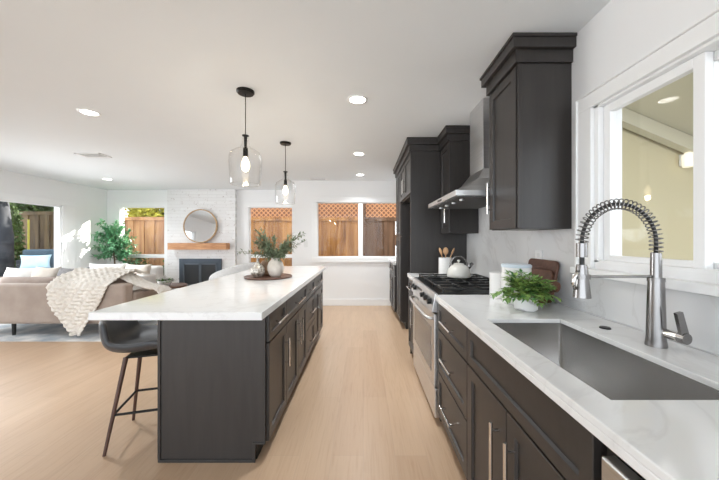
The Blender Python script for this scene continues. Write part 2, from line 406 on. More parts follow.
def door(parent, X, n, y0, y1, z0, z1, hy=None, hz=None, L=.2, name='door'):
    bm = NB(); rail = min(.055, (z1-z0)*.28, (y1-y0)*.28); front(bm, X, n, y0, y1, z0, z1, rail=rail)
    d = obj(name, bm, CAB, parent)
    if hy is not None: bar(d, X, n, (hy, hz-L/2), (hy, hz+L/2))
    return d
def drawer(parent, X, n, y0, y1, z0, z1, handle=True, name='drawer', L=.22):
    bm = NB(); front(bm, X, n, y0, y1, z0, z1, rail=min(.05, (z1-z0)*.25))
    d = obj(name, bm, CAB, parent)
    if handle: ym = (y0+y1)/2; zm = (z0+z1)/2; bar(d, X, n, (ym-L/2, zm), (ym+L/2, zm))
    return d
TZ = .873
# island: face X=-.555 looking +x, back X=-1.19
IX = -.555
def island_unit(label, y0, y1):
    u = thing('base_cabinet', label, 'cabinet', (-.88, (y0+y1)/2, 0), 'island base cabinets')
    obj('carcass', B(-1.17, IX-.0215, y0+.001, y1-.001, .10, TZ-.001), CAB, u)
    obj('toe_kick', B(-1.17, -.628, y0+.001, y1-.001, 0, .099), CABD, u)
    return u
zs = .69
u = island_unit('narrow charcoal island cabinet with one drawer over one door, nearest the camera', 1.77, 2.17)
drawer(u, IX, 1, 1.77, 2.17, zs, .865, L=.18); door(u, IX, 1, 1.77, 2.17, .105, zs-.006, 2.125, .50)
u = island_unit('wide charcoal island cabinet with one broad drawer over two doors, second from the stool end', 2.172, 2.94)
drawer(u, IX, 1, 2.172, 2.94, zs, .865, L=.28); door(u, IX, 1, 2.172, 2.556, .105, zs-.006, 2.51, .52); door(u, IX, 1, 2.558, 2.94, .105, zs-.006, 2.605, .52)
u = island_unit('charcoal island cabinet with a stack of three drawers', 2.942, 3.41)
drawer(u, IX, 1, 2.942, 3.41, zs, .865); drawer(u, IX, 1, 2.942, 3.41, .40, zs-.006); drawer(u, IX, 1, 2.942, 3.41, .105, .394)
u = island_unit('charcoal island cabinet with a drawer over two doors at the window end', 3.412, 4.11)
drawer(u, IX, 1, 3.412, 4.11, zs, .865); door(u, IX, 1, 3.412, 3.76, .105, zs-.006, 3.72, .52); door(u, IX, 1, 3.762, 4.11, .105, zs-.006, 3.80, .52)
bm = NB(); prism(bm, [(-1.19, 0), (-.633, 0), (-.633, .10), (-.572, .10), (-.572, TZ), (-1.19, TZ)], 'y', 1.749, 1.768)
box(bm, -1.195, -.628, 1.741, 1.7495, .0, .016); box(bm, -1.196, -1.18, 1.742, 1.749, .016, TZ)
box(bm, -.645, -.628, 1.742, 1.749, .016, .105); box(bm, -.645, -.572, 1.742, 1.749, .105, .116)
o = obj('end_panel', bm, CAB, loc=(-.88, 1.758, 0), bevel=.0015); tag(o, 'plain charcoal end panel of the island facing the camera', 'cabinet panel')
o = obj('back_panel', B(-1.19, -1.171, 1.769, 4.11, 0, TZ), CAB, loc=(-1.18, 2.94, 0)); tag(o, 'charcoal back panel of the island behind the counter stool', 'cabinet panel')
o = obj('island_worktop', B(-1.442, -.531, 1.571, 4.26, .8735, .915), QUARTZ, loc=(-.985, 2.915, .8735), bevel=.003); tag(o, 'long white quartz worktop on the charcoal island', 'countertop')

# right run: face X=.51 looking -x
KX = .512; XB = XR-.014
def base_unit(label, y0, y1, top=TZ-.001, kick=True, name='base_cabinet', open_top=False):
    u = thing(name, label, 'cabinet', (.85, (y0+y1)/2, 0), 'base cabinets along the right wall')
    if open_top:
        bm = NB(); box(bm, KX+.0215, KX+.04, y0+.001, y1-.001, .10, top); box(bm, XB-.03, XB, y0+.001, y1-.001, .10, top)
        box(bm, KX+.04, XB-.03, y0+.001, y0+.019, .10, top); box(bm, KX+.04, XB-.03, y1-.019, y1-.001, .10, top); box(bm, KX+.04, XB-.03, y0+.019, y1-.019, .10, .12)
        obj('carcass', bm, CAB, u)
    else: obj('carcass', B(KX+.0215, XB, y0+.001, y1-.001, .10, top), CAB, u)
    obj('toe_kick', B(KX+.08, XB, y0+.001, y1-.001, 0, .099), CABD, u)
    return u
u = base_unit('charcoal cabinet with three stacked drawers between range and sink', 1.482, 2.075)
drawer(u, KX, -1, 1.482, 2.075, zs, .865); drawer(u, KX, -1, 1.482, 2.075, .40, zs-.006); drawer(u, KX, -1, 1.482, 2.075, .105, .394)
u = base_unit('charcoal sink cabinet with a wide false front over two doors with long bar pulls', .668, 1.48, open_top=True)
drawer(u, KX, -1, .668, 1.48, zs, .865, False, 'false_front'); door(u, KX, -1, 1.075, 1.48, .105, zs-.006, 1.13, .46, .30); door(u, KX, -1, .668, 1.073, .105, zs-.006, 1.015, .46, .30)
u = base_unit('narrow charcoal base cabinet between range and tall panel', 3.0, 3.398)
drawer(u, KX, -1, 3.0, 3.398, zs, .865); door(u, KX, -1, 3.0, 3.398, .105, zs-.006, 3.05, .5)
u = base_unit('charcoal base cabinet beside the end window, beyond the pantry', 4.905, 5.84)
for a, b2, h in ((4.905, 5.37, 5.33), (5.372, 5.84, 5.41)): drawer(u, KX, -1, a, b2, zs, .865); door(u, KX, -1, a, b2, .105, zs-.006, h, .5)
# dishwasher
u = thing('dishwasher', 'stainless dishwasher under the counter at the bottom right corner', 'dishwasher', (.85, .35, 0))
obj('body', B(KX+.02, XB, .05, .655, .02, .868), BLKPL, u)
obj('door', B(KX-.012, KX+.019, .055, .632, .12, .845), STEEL, u, bevel=.004)
bm = NB(); cyl(bm, (KX-.05, .10, .77), (KX-.05, .59, .77), .010); cyl(bm, (KX-.05, .13, .77), (KX-.012, .13, .77), .008); cyl(bm, (KX-.05, .56, .77), (KX-.012, .56, .77), .008)
obj('handle', bm, STEEL, u, smooth='auto')
u = base_unit('charcoal base cabinet beside the dishwasher, below the bottom of the view', -.9, .045)
door(u, KX, -1, -.9, .045, .105, .865)

# sink worktop with cut-out
CX = .499
SX0, SX1, SY0, SY1 = .595, .948, .72, 1.444
def slab_hole(x0, x1, y0, y1, z0, z1, hx0, hx1, hy0, hy1):
    bm = NB(); xs = [x0, hx0, hx1, x1]; ys = [y0, hy0, hy1, y1]
    V = {(i, j, k): bm.verts.new((xs[i], ys[j], (z0, z1)[k])) for i in range(4) for j in range(4) for k in range(2)}
    for i in range(3):
        for j in range(3):
            if i == 1 and j == 1: continue
            for k in range(2): bm.faces.new([V[a] for a in ((i, j, k), (i+1, j, k), (i+1, j+1, k), (i, j+1, k))])
    def w(a, b2): bm.faces.new((V[(*a, 0)], V[(*b2, 0)], V[(*b2, 1)], V[(*a, 1)]))
    for i in range(3): w((i, 0), (i+1, 0)); w((i, 3), (i+1, 3)); w((0, i), (0, i+1)); w((3, i), (3, i+1))
    w((1, 1), (2, 1)); w((1, 2), (2, 2)); w((1, 1), (1, 2)); w((2, 1), (2, 2))
    return bm
bm = slab_hole(CX, XR-.0125, -.9, 2.078, .895, .915, SX0, SX1, SY0, SY1); box(bm, CX, CX+.03, -.9, 2.078, .8735, .8952)
for ya, yb in ((-.9, SY0-.03), (SY1+.03, 2.078)): box(bm, CX+.0301, XR-.0125, ya, yb, .8735, .8949)
o = obj('sink_worktop', bm, QUARTZ, loc=(.84, 1, .8735), bevel=.003)
tag(o, 'white quartz worktop around the undermount sink', 'countertop')
o = obj('worktop', B(CX, XR-.0125, 3.0, 3.397, .8735, .915), QUARTZ, loc=(.84, 3.2, .8735), bevel=.003); tag(o, 'short white quartz worktop between range and tall charcoal panel', 'countertop')
o = obj('worktop', B(CX, XR-.001, 4.905, YK-.002, .8735, .915), QUARTZ, loc=(.84, 5.3, .8735), bevel=.003); tag(o, 'white quartz worktop beside the end window', 'countertop')
# sink basin
s = thing('sink', 'large single-bowl stainless undermount sink in the white worktop', 'sink', (.77, 1.08, .66))
bm = NB(); e = .008; zb = .665
def rr_ring(x0, x1, y0, y1, z, r, n=5):
    out = []
    for (cx, cy, a0) in ((x1-r, y1-r, 0), (x0+r, y1-r, PI/2), (x0+r, y0+r, PI), (x1-r, y0+r, 3*PI/2)):
        for i in range(n+1):
            a = a0+i*PI/2/n; out.append(bm.verts.new((cx+r*math.cos(a), cy+r*math.sin(a), z)))
    return out
rings = [rr_ring(SX0-.02, SX1+.02, SY0-.02, SY1+.02, .8942, .02), rr_ring(SX0-e, SX1+e, SY0-e, SY1+e, .8942, .014),
         rr_ring(SX0-e, SX1+e, SY0-e, SY1+e, zb+.012, .014), rr_ring(SX0-e+.006, SX1+e-.006, SY0-e+.006, SY1+e-.006, zb+.002, .012),
         rr_ring(SX0+.02, SX1-.02, SY0+.02, SY1-.02, zb, .012)]
for a, b2 in zip(rings, rings[1:]):
    for k in range(len(a)): bm.faces.new((a[k], a[(k+1) % len(a)], b2[(k+1) % len(a)], b2[k]))
bm.faces.new(rings[-1])
bs_ = obj('basin', bm, SINK, s, smooth='auto')
sm = bs_.modifiers.new('sheet', 'SOLIDIFY'); sm.thickness = .0015; sm.offset = -1
bm = NB(); lathe(bm, [(0, .002), (.03, .002), (.043, .004), (.045, .0005)], (.77, 1.08, zb)); obj('drain', bm, NICKEL, s, smooth='auto')

# faucet
FX, FY = 1.054, 1.08; FZ = .9155
fa = thing('kitchen_faucet', 'brushed nickel spring-neck faucet standing behind the sink', 'faucet', (FX, FY, FZ))
bm = NB(); lathe(bm, [(0, 0), (.031, 0), (.031, .004), (.028, .03), (.026, .13), (.023, .24), (.0, .24)], (FX, FY, FZ)); obj('body', bm, BRUSHED, fa, smooth='auto')
bm = NB(); lathe(bm, [(0, .24), (.0175, .24), (.0165, .25), (.0155, .335), (0, .335)], (FX, FY, FZ)); cyl(bm, (FX, FY, FZ+.232), (FX, FY, FZ+.245), .025)
obj('neck', bm, BRUSHED, fa, smooth='auto')
SPX = .787; cx = (FX+SPX)/2; rad = (FX-SPX)/2; zt = 1.29
path = [(FX, FY, 1.25)]+[(cx+rad*math.cos(a), FY, zt+rad*math.sin(a)*1.02) for a in [i*PI/24 for i in range(25)]]+[(SPX, FY, 1.285)]
bm = NB(); tube(bm, path, .0065, 10); obj('hose', bm, BLKPL, fa, smooth=True)
# spring
bm = NB(); dense = [Vector(p) for p in path]
seglen = [0]
for a, b2 in zip(dense, dense[1:]): seglen.append(seglen[-1]+(b2-a).length)
Lt = seglen[-1]; turns = 31; N = turns*12; pts = []
def onpath(s_):
    for i in range(len(seglen)-1):
        if s_ <= seglen[i+1] or i == len(seglen)-2:
            d = seglen[i+1]-seglen[i]; q = (s_-seglen[i])/d if d else 0
            return dense[i].lerp(dense[i+1], q), (dense[i+1]-dense[i]).normalized()
for i in range(N+1):
    p, tg = onpath(Lt*i/N); sd = Vector((0, 1, 0)); nn = sd.cross(tg).normalized(); a = 2*PI*i/12
    pts.append(p+(sd*math.cos(a)+nn*math.sin(a))*.0185)
tube(bm, pts, .0021, 6); obj('spring', bm, BRUSHED, fa, smooth=True)
bm = NB(); cyl(bm, (SPX, FY, 1.235), (SPX, FY, 1.285), .0175); obj('collar', bm, BRUSHED, fa, smooth='auto')
bm = NB(); cyl(bm, (SPX, FY, 1.205), (SPX, FY, 1.24), .008); obj('joint', bm, BLKPL, fa, smooth='auto')
bm = NB(); lathe(bm, [(0, .118), (.016, .118), (.018, .105), (.021, .07), (.027, .01), (.028, 0), (.022, -.002), (0, -.001)], (SPX, FY, 1.09)); sp = obj('spray_head', bm, BRUSHED, fa, smooth='auto')
bm = NB(); tube(bm, [(SPX-.018, FY-.006, 1.185), (SPX-.034, FY-.01, 1.165), (SPX-.037, FY-.01, 1.14), (SPX-.029, FY-.006, 1.12)], [.006, .008, .008, .005], 8); obj('spray_button', bm, NICKEL, sp, smooth=True)
bm = NB(); cyl(bm, (FX-.02, FY, 1.165), (SPX+.018, FY, 1.165), .0045); lathe(bm, [(.020, -.008), (.026, -.008), (.026, .008), (.020, .008), (.020, -.008)], (SPX, FY, 1.165)); obj('holder_arm', bm, BRUSHED, fa, smooth='auto')
bm = NB(); cyl(bm, (FX+.01, FY-.01, .968), (FX+.016, FY-.066, .968), .0165, seg=24); obj('valve', bm, NICKEL, fa, smooth='auto')
bm = NB(); vv = cyl(bm, (FX+.016, FY-.066, .968), (FX+.018, FY-.088, .968), .0185, seg=24)
p0 = Vector((FX+.018, FY-.080, .968)); p1 = Vector((FX-.004, FY-.080, 1.055))
d = (p1-p0).normalized(); sd = Vector((d.z, 0, -d.x)); vs = []
for q, wd in ((p0, .0125), (p1, .0105)):
    for a, b2 in ((-1, -1), (1, -1), (1, 1), (-1, 1)): vs.append(bm.verts.new(q+sd*wd*a+Vector((0, .006*b2, 0))))
bm.faces.new(vs[:4]); bm.faces.new(vs[4:])
for k in range(4): bm.faces.new((vs[k], vs[(k+1) % 4], vs[4+(k+1) % 4], vs[4+k]))
obj('lever', bm, BRUSHED, fa, smooth='auto')
bm = NB(); lathe(bm, [(0, .006), (.018, .006), (.021, .003), (.021, 0), (0, 0)], (1.042, 1.293, .9152)); o = obj('hole_cover', bm, BLKPL, loc=(1.042, 1.293, .9152), smooth='auto'); tag(o, 'small black disc cover on the worktop beside the faucet', 'hole cover')

# ------------------------------------------------------------------ wall cabinets
WX = .872; CBZ = 1.358
def crown(parent, x0, y0, y1, ends=(1, 1), z0=2.296):
    bm = NB(); a, b2 = ends
    box(bm, x0-.015, XR-.002, y0-.015*a, y1+.015*b2, z0, z0+.07); box(bm, x0-.04, XR-.002, y0-.04*a, y1+.04*b2, z0+.07, z0+.125); box(bm, x0-.048, XR-.002, y0-.048*a, y1+.048*b2, z0+.125, H-.001)
    return obj('crown_moulding', bm, CAB, parent, bevel=.003)
def wall_cab(label, y0, y1, hy, ends=(1, 1)):
    u = thing('wall_cabinet', label, 'cabinet', (1.03, (y0+y1)/2, CBZ), 'upper cabinets either side of the hood')
    bm = NB(); box(bm, WX+.0205, XR-.002, y0, y1, CBZ, 2.296); box(bm, WX+.006, WX+.03, y0-.002, y0+.012, CBZ+.001, 2.295)
    obj('carcass', bm, CAB, u, bevel=.0015)
    door(u, WX, -1, y0+.016, y1-.004, CBZ+.004, 2.292, hy, CBZ+.215, .21)
    crown(u, WX, y0, y1, ends); return u
wall_cab('large charcoal wall cabinet between the sink window and the hood', 1.70, 2.08, 2.03)
wall_cab('charcoal wall cabinet beyond the hood, against the tall panel', 3.05, 3.396, 3.10, (1, 0))
# tall assembly
u = thing('refrigerator_surround', 'tall charcoal surround with an empty refrigerator niche below two small doors', 'cabinet', (.86, 3.86, 0))
TX = .535
obj('side_panel', B(TX, XR-.002, 3.40, 3.425, 0, 2.296), CAB, u, bevel=.0015)
obj('niche_back', B(1.15, XR-.002, 3.425, 4.318, 0, 1.815), CABD, u)
bm = NB(); box(bm, TX+.0215, XR-.002, 3.426, 4.329, 1.815, 2.296); obj('carcass', bm, CAB, u)
door(u, TX, -1, 3.426, 3.877, 1.83, 2.285, 3.83, 1.97, .18); door(u, TX, -1, 3.879, 4.328, 1.83, 2.285, 3.925, 1.97, .18)
crown(u, TX, 3.40, 4.33, (1, 0))
u = thing('pantry_cabinet', 'tall charcoal pantry cabinet with tall doors beyond the refrigerator niche', 'cabinet', (.86, 4.61, 0))
obj('carcass', B(TX+.0215, XR-.002, 4.33, 4.90, .10, 2.296), CAB, u)
obj('toe_kick', B(TX+.08, XR-.002, 4.33, 4.90, 0, .099), CABD, u)
door(u, TX, -1, 4.332, 4.615, 1.34, 2.285, 4.585, 1.47); door(u, TX, -1, 4.617, 4.898, 1.34, 2.285, 4.65, 1.47)
door(u, TX, -1, 4.332, 4.615, .105, 1.334, 4.585, 1.10); door(u, TX, -1, 4.617, 4.898, .105, 1.334, 4.65, 1.10)
crown(u, TX, 4.332, 4.90, (0, 1))

# ------------------------------------------------------------------ hood
hd = thing('range_hood', 'stainless chimney range hood between the wall cabinets', 'range hood', (.92, 2.565, 1.607))
HX, HY0, HY1 = .652, 2.115, 3.015
bm = NB()
box(bm, HX, XR-.013, HY0, HY1, 1.607, 1.648)
obj('canopy_rim', bm, STEEL, hd, bevel=.002)
bm = NB()
lo = [(HX+.01, HY0+.01), (XR-.013, HY0+.01), (XR-.013, HY1-.01), (HX+.01, HY1-.01)]; hi = [(.965, 2.415), (XR-.013, 2.415), (XR-.013, 2.715), (.965, 2.715)]
A = [bm.verts.new((*p, 1.6485)) for p in lo]
# concave flare in three steps
prev = A
for q, z in ((.42, 1.70), (.80, 1.78), (1.0, 1.87)):
    ring = [bm.verts.new((a[0]*(1-q)+c_[0]*q, a[1]*(1-q)+c_[1]*q, z)) for a, c_ in zip(lo, hi)]
    for k in range(4): bm.faces.new((prev[k], prev[(k+1) % 4], ring[(k+1) % 4], ring[k]))
    prev = ring
bm.faces.new(prev); bm.faces.new(A[::-1]); obj('canopy', bm, STEEL, hd)
obj('chimney', B(.965, XR-.013, 2.415, 2.715, 1.8705, H-.001), STEEL, hd, bevel=.002)
obj('filter_panel', B(HX+.03, XR-.05, HY0+.03, HY1-.03, 1.600, 1.6065), SHADOWV, hd)
for i in range(4):
    bm = NB(); y = 2.26+i*.2; cyl(bm, (HX+.09, y, 1.588), (HX+.09, y, 1.5995), .018); obj('knob', bm, STEEL, hd, smooth='auto')
obj('control_strip', B(HX-.002, HX, 2.50, 2.63, 1.62, 1.635), BLKPL, hd)

# ------------------------------------------------------------------ range
rg = thing('range_cooker', 'stainless gas range with black cast iron grates in the right-hand run', 'range', (.85, 2.54, 0))
RY0, RY1 = 2.085, 2.992
obj('body', B(.535, XR-.016, RY0, RY1, .03, .905), BLACK, rg, bevel=.002)
obj('cooktop', B(.515, XR-.016, RY0, RY1, .9055, .922), BLACK, rg, bevel=.004)
bm = NB(); prism(bm, [(.478, .79), (.534, .785), (.534, .905), (.514, .921), (.500, .918)], 'y', RY0, RY1); cp = obj('control_panel', bm, STEEL, rg, bevel=.003)
for i, y in enumerate((2.17, 2.30, 2.43, 2.78, 2.90)):
    bm = NB(); cyl(bm, (.492, y, .852), (.460, y, .848), .021, .018, seg=20); obj('knob', bm, BLKMET, cp, smooth='auto')
obj('display', B(.4895, .492, 2.52, 2.68, .83, .875), BLKPL, cp)
dd = obj('oven_door', B(.494, .533, RY0+.006, RY1-.006, .265, .775), STEEL, rg, bevel=.006)
obj('oven_window', B(.4915, .4945, RY0+.10, RY1-.10, .34, .66), GLASSBLK, dd)
bm = NB(); tube(bm, [(.492, RY0+.05, .735), (.462, RY0+.065, .735), (.452, RY0+.14, .735), (.446, 2.54, .735), (.452, RY1-.14, .735), (.462, RY1-.065, .735), (.492, RY1-.05, .735)], .0125, 12); obj('handle', bm, STEEL, dd, smooth=True)
obj('storage_drawer', B(.498, .533, RY0+.006, RY1-.006, .05, .255), STEEL, rg, bevel=.006)
gz = .925
for i in range(3):
    a0 = RY0+.02+i*.292; a1 = a0+.284; bm = NB(); x0, x1 = .56, 1.12
    for (p, q) in (((x0, a0), (x1, a0)), ((x0, a1), (x1, a1)), ((x0, a0), (x0, a1)), ((x1, a0), (x1, a1)), ((x0, (a0+a1)/2), (x1, (a0+a1)/2)), (((x0+x1)/2, a0), ((x0+x1)/2, a1)), ((x0+.14, a0), (x0+.14, a1)), ((x1-.14, a0), (x1-.14, a1))):
        box(bm, min(p[0], q[0])-.006, max(p[0], q[0])+.006, min(p[1], q[1])-.006, max(p[1], q[1])+.006, gz+.018, gz+.030)
    for x in (x0, x1):
        for y in (a0, a1): box(bm, x-.007, x+.007, y-.007, y+.007, .9222, gz+.02)
    obj('grate', bm, IRON, rg, bevel=.002)
for (x, y) in ((.70, 2.245), (.98, 2.245), (.84, 2.54), (.70, 2.83), (.98, 2.83)):
    bm = NB(); lathe(bm, [(0, .016), (.028, .016), (.034, .010), (.046, .008), (.046, 0), (0, 0)], (x, y, .9225)); obj('burner', bm, IRON, rg, smooth='auto')

# ------------------------------------------------------------------ things on the right worktop
k = thing('kettle', 'cream enamel stovetop kettle standing on the range grates', 'kettle', (.865, 2.72, .9555))
c = (.865, 2.72, .9555)
bm = NB(); lathe(bm, [(0, 0), (.098, 0), (.104, .006), (.104, .03), (.098, .065), (.078, .098), (.045, .115), (0, .118)], c, 40); obj('body', bm, KETTLE, k, smooth=True)
bm = NB(); lathe(bm, [(.046, .114), (.044, .122), (.02, .128), (.006, .130), (.006, .138), (.014, .143), (.013, .155), (0, .158)], c); obj('lid', bm, KETTLE, k, smooth='auto')
bm = NB(); tube(bm, [(c[0]+.075, c[1], c[2]+.075), (c[0]+.105, c[1], c[2]+.105), (c[0]+.128, c[1], c[2]+.125)], [.022, .017, .013], 14); obj('spout', bm, BRUSHED, k, smooth=True)
bm = NB(); tube(bm, [(c[0]-.08*math.cos(a)*1.0+.0, c[1], c[2]+.085+.105*math.sin(a)) for a in [i*PI/16 for i in range(17)]], .0065, 10); obj('handle', bm, BRUSHED, k, smooth=True)
c = (.885, 3.24, .9155)
bm = NB(); lathe(bm, [(0, 0), (.066, 0), (.070, .004), (.070, .185), (.064, .185), (.064, .012), (0, .012)], c, 36); o = obj('utensil_crock', bm, CERAM, loc=c, smooth='auto'); tag(o, 'white cylindrical utensil crock holding wooden spoons behind the kettle', 'crock')
for i, (dx, dy, tx, ty, lab) in enumerate(((-.03, .0, -.045, -.01, 'wooden spoon leaning left in the white crock'), (.0, .025, .01, .02, 'wooden spoon standing upright in the middle of the white crock'), (.03, -.01, .065, -.02, 'wooden spoon leaning right over the kettle in the white crock'))):
    bm = NB(); p0 = Vector((c[0]-dx*.6, c[1]-dy*.6, c[2]+.018)); p1 = Vector((c[0]+tx, c[1]+ty, c[2]+.225))
    tube(bm, [p0, p1], .005, 8); pr = (p1-p0).normalized()
    m = Matrix.Translation(p1+pr*.028) @ pr.to_track_quat('Z', 'Y').to_matrix().to_4x4() @ Matrix.Diagonal((.029, .010, .042, 1))
    bmesh.ops.create_uvsphere(bm, u_segments=16, v_segments=10, radius=1, matrix=m)
    o = obj('wooden_spoon', bm, OAKW, loc=tuple(p0), smooth=True); tag(o, lab, 'spoon', 'wooden spoons in the crock')
def canister(c, r, h, lab, lid=CERAM):
    u = thing('canister', lab, 'canister', c, 'white canisters')
    bm = NB(); lathe(bm, [(0, 0), (r-.004, 0), (r, .004), (r, h), (0, h)], c, 36); obj('body', bm, CERAM, u, smooth='auto')
    bm = NB(); lathe(bm, [(0, h+.0005), (r+.002, h+.0005), (r+.002, h+.012), (r-.004, h+.018), (.012, h+.019), (0, h+.019)], c, 36); obj('lid', bm, lid, u, smooth='auto')
canister((.895, 1.975, .9155), .060, .145, 'smaller white ceramic canister nearest the range')
canister((.925, 1.815, .9155), .082, .215, 'larger white ceramic canister with a pale blue lid behind the leafy planter', M('pale blue lid', (.55, .62, .68), .3))
c = (.885, 1.635, .9155)
u = thing('potted_plant', 'bushy green plant in a white marble planter on the sink worktop', 'plant', c)
bm = NB(); lathe(bm, [(0, 0), (.050, 0), (.058, .006), (.060, .10), (.053, .10), (.052, .085), (0, .085)], c, 36); obj('pot', bm, MARB, u, smooth='auto')
bm = NB(); lathe(bm, [(0, .0905), (.0515, .0885)], c, 24); obj('soil', bm, SOIL, u)
bm = NB(); bs2 = NB()
for i in range(85):
    a = R.uniform(0, 2*PI); el = R.uniform(.0, 1.25); L = R.uniform(.06, .125)
    dirv = Vector((math.cos(a)*math.cos(el), math.sin(a)*math.cos(el), math.sin(el)*.75+.05))
    p = Vector((c[0], c[1], c[2]+.09))+Vector((math.cos(a), math.sin(a), 0))*R.uniform(0, .035)
    pts = [p.copy()]
    for s_ in range(7):
        p = p+dirv*L/7; dirv = (dirv+Vector((0, 0, -.10 if el < .5 else -.05))).normalized(); pts.append(p.copy())
        if p.x > XR-.05: break
        if s_ > 0:
            for sgn in (-1, 1):
                sd = dirv.cross(Vector((0, 0, 1))); sd = sd.normalized() if sd.length > .01 else Vector((1, 0, 0))
                leaf(bm, p, dirv*.6+sd*sgn*.9+rdir()*.4, Vector((0, 0, 1)), R.uniform(.034, .050), R.uniform(.018, .026))
    leaf(bm, p, dirv, Vector((0, 0, 1)), .035, .018)
    tube(bs2, pts, .0012, 4)
obj('foliage', bm, LEAFB, u); obj('stems', bs2, STEM, u)
# cutting boards leaning on the backsplash
def board(lab, outline, th, base, tilt, yaw=0, mat=WALNUT):
    bm = NB(); prism(bm, outline, 'x', -th/2, th/2)
    m = Matrix.Rotation(tilt, 4, 'Y')
    bmesh.ops.transform(bm, matrix=m, verts=bm.verts)
    zmin = min(v.co.z for v in bm.verts)
    o = obj('cutting_board', bm, mat, bevel=.005); o.location = (base[0], base[1], base[2]-zmin+.0005); tag(o, lab, 'cutting board', 'walnut cutting boards'); return o
def rrect(y0, y1, z0, z1, r, n=5):
    out = []
    for (cy, cz, a0) in ((y1-r, z1-r, 0), (y0+r, z1-r, PI/2), (y0+r, z0+r, PI), (y1-r, z0+r, 3*PI/2)):
        for i in range(n+1): a = a0+i*PI/2/n; out.append((cy+r*math.cos(a), cz+r*math.sin(a)))
    return out
board('dark walnut board leaning on the backsplash behind the canister', rrect(-.16, .15, 0, .255, .03), .018, (1.105, 1.925, .9155), math.radians(11))
pad = []
pad = [(.13, 0), (.13, .20), (-.10, .20)]
pad += [(-.125, .17), (-.135, .15), (-.16, .145)]
for i in range(9): a = PI/2+i*PI/8*1.0; pad.append((-.175+.03*math.cos(a), .115+.03*math.sin(a)))
pad += [(-.16, .085), (-.135, .08), (-.125, .05), (-.10, 0)]
board('smaller dark walnut paddle board with rounded handle pointing to the sink', pad, .018, (1.062, 1.865, .9155), math.radians(12))
# outlet
u = thing('power_outlet', 'white outlet plate on the backsplash above the cutting boards', 'outlet', (XR-.0125, 2.0, 1.12))
obj('plate', B(XR-.0185, XR-.0125, 1.955, 2.035, 1.105, 1.225), WHITEP, u, bevel=.002)
for z in (1.135, 1.18): obj('socket', B(XR-.0195, XR-.0186, 1.98, 2.01, z, z+.025), M('outlet face', (.7, .7, .69), .4), u)
u = thing('light_switch', 'white light switch plate on the end wall left of the window', 'light switch', (-1.12, YK-.001, 1.14))
obj('plate', B(-1.16, -1.085, YK-.007, YK-.001, 1.14, 1.26), WHITEP, u, bevel=.002); obj('rocker', B(-1.14, -1.105, YK-.010, YK-.0071, 1.17, 1.23), WHITEP, u)

# ------------------------------------------------------------------ island decor
c = (-.948, 3.0, .9155)
bm = NB(); lathe(bm, [(0, 0), (.215, 0), (.228, .004), (.232, .016), (.226, .017), (.222, .012), (0, .011)], c, 56); o = obj('serving_tray', bm, TRAYW, loc=c, smooth='auto'); tag(o, 'round dark wooden tray holding vases on the island', 'tray')
tz = .9155+.0125
c = (-.868, 2.97, tz)
bm = NB(); lathe(bm, [(0, 0), (.042, 0), (.062, .022), (.077, .065), (.079, .10), (.068, .140), (.044, .165), (.040, .178), (.046, .186), (.040, .186), (.034, .172), (.03, .16), (0, .15)], c, 36); o = obj('round_vase', bm, MATTE, loc=c, smooth=True); tag(o, 'round matte cream vase with olive branches on the tray', 'vase')
vasetop = Vector((c[0], c[1], tz+.18))
c2 = (-1.03, 2.93, tz)
bm = NB(); lathe(bm, [(0, 0), (.035, 0), (.055, .02), (.064, .055), (.058, .095), (.030, .125), (.013, .145), (.012, .175), (.018, .182), (.010, .182), (0, .175)], c2, 30)
for v in bm.verts:
    a = math.atan2(v.co.y-c2[1], v.co.x-c2[0]); k_ = 1+.05*math.sin(a*9+v.co.z*140); v.co.x = c2[0]+(v.co.x-c2[0])*k_; v.co.y = c2[1]+(v.co.y-c2[1])*k_
o = obj('bottle_vase', bm, SILVERY, loc=c2, smooth=True); tag(o, 'mottled silvery bottle vase with a narrow neck, front left on the tray', 'vase')
c3 = (-.99, 3.09, tz)
bm = NB(); lathe(bm, [(0, 0), (.05, 0), (.07, .03), (.074, .08), (.060, .13), (.045, .15), (.038, .15), (.05, .12), (0, .11)], c3, 30); o = obj('brown_vase', bm, BRONZE, loc=c3, smooth=True); tag(o, 'brown glazed vase behind the silvery bottle on the tray', 'vase')
# olive branches
def olive(lab, tips, seed, leaves=(.035, .055), start=vasetop):
    R.seed(seed)
    bm = NB(); bb = NB(); u = thing('olive_branch', lab, 'branch', tuple(start-Vector((0, 0, .12))), 'olive branches in the cream vase')
    for tip, dens in tips:
        tip = Vector(tip); p0 = start+Vector((R.uniform(-.02, .02), R.uniform(-.02, .02), -.03)); ctrl = p0.lerp(tip, .5)+Vector((0, 0, .05))
        pts = []
        for i in range(13):
            q = i/12; pts.append(p0*(1-q)**2+ctrl*2*q*(1-q)+tip*q*q)
        tube(bb, [start-Vector((0, 0, .11))]+pts, .0018, 5)
        for i in range(2, 13):
            if R.random() > dens: continue
            dv = (pts[i]-pts[i-1]).normalized()
            for _ in range(4):
                leaf(bm, pts[i]+rdir()*.006, dv*.7+rdir()*.9, Vector((0, 0, 1)), R.uniform(*leaves), R.uniform(.012, .018))
    obj('leaves', bm, OLIVE, u); obj('twigs', bb, STEM, u)
V = vasetop
olive('olive branches spreading upright from the cream vase on the tray', [((V.x+R.uniform(-.20, .17), V.y+R.uniform(-.12, .1), V.z+R.uniform(.02, .26)), .9) for _ in range(30)], 3, (.045, .068))
olive('long olive sprig reaching right from the cream vase', [((V.x+.29, V.y-.03, V.z+.17), .75), ((V.x+.27, V.y+.0, V.z+.24), .8), ((V.x+.23, V.y, V.z+.22), .95)], 5)
olive('thin olive sprig reaching left over the silvery bottle', [((V.x-.34, V.y-.05, V.z+.07), .6), ((V.x-.26, V.y-.05, V.z+.05), .9)], 6)
R.seed(11)

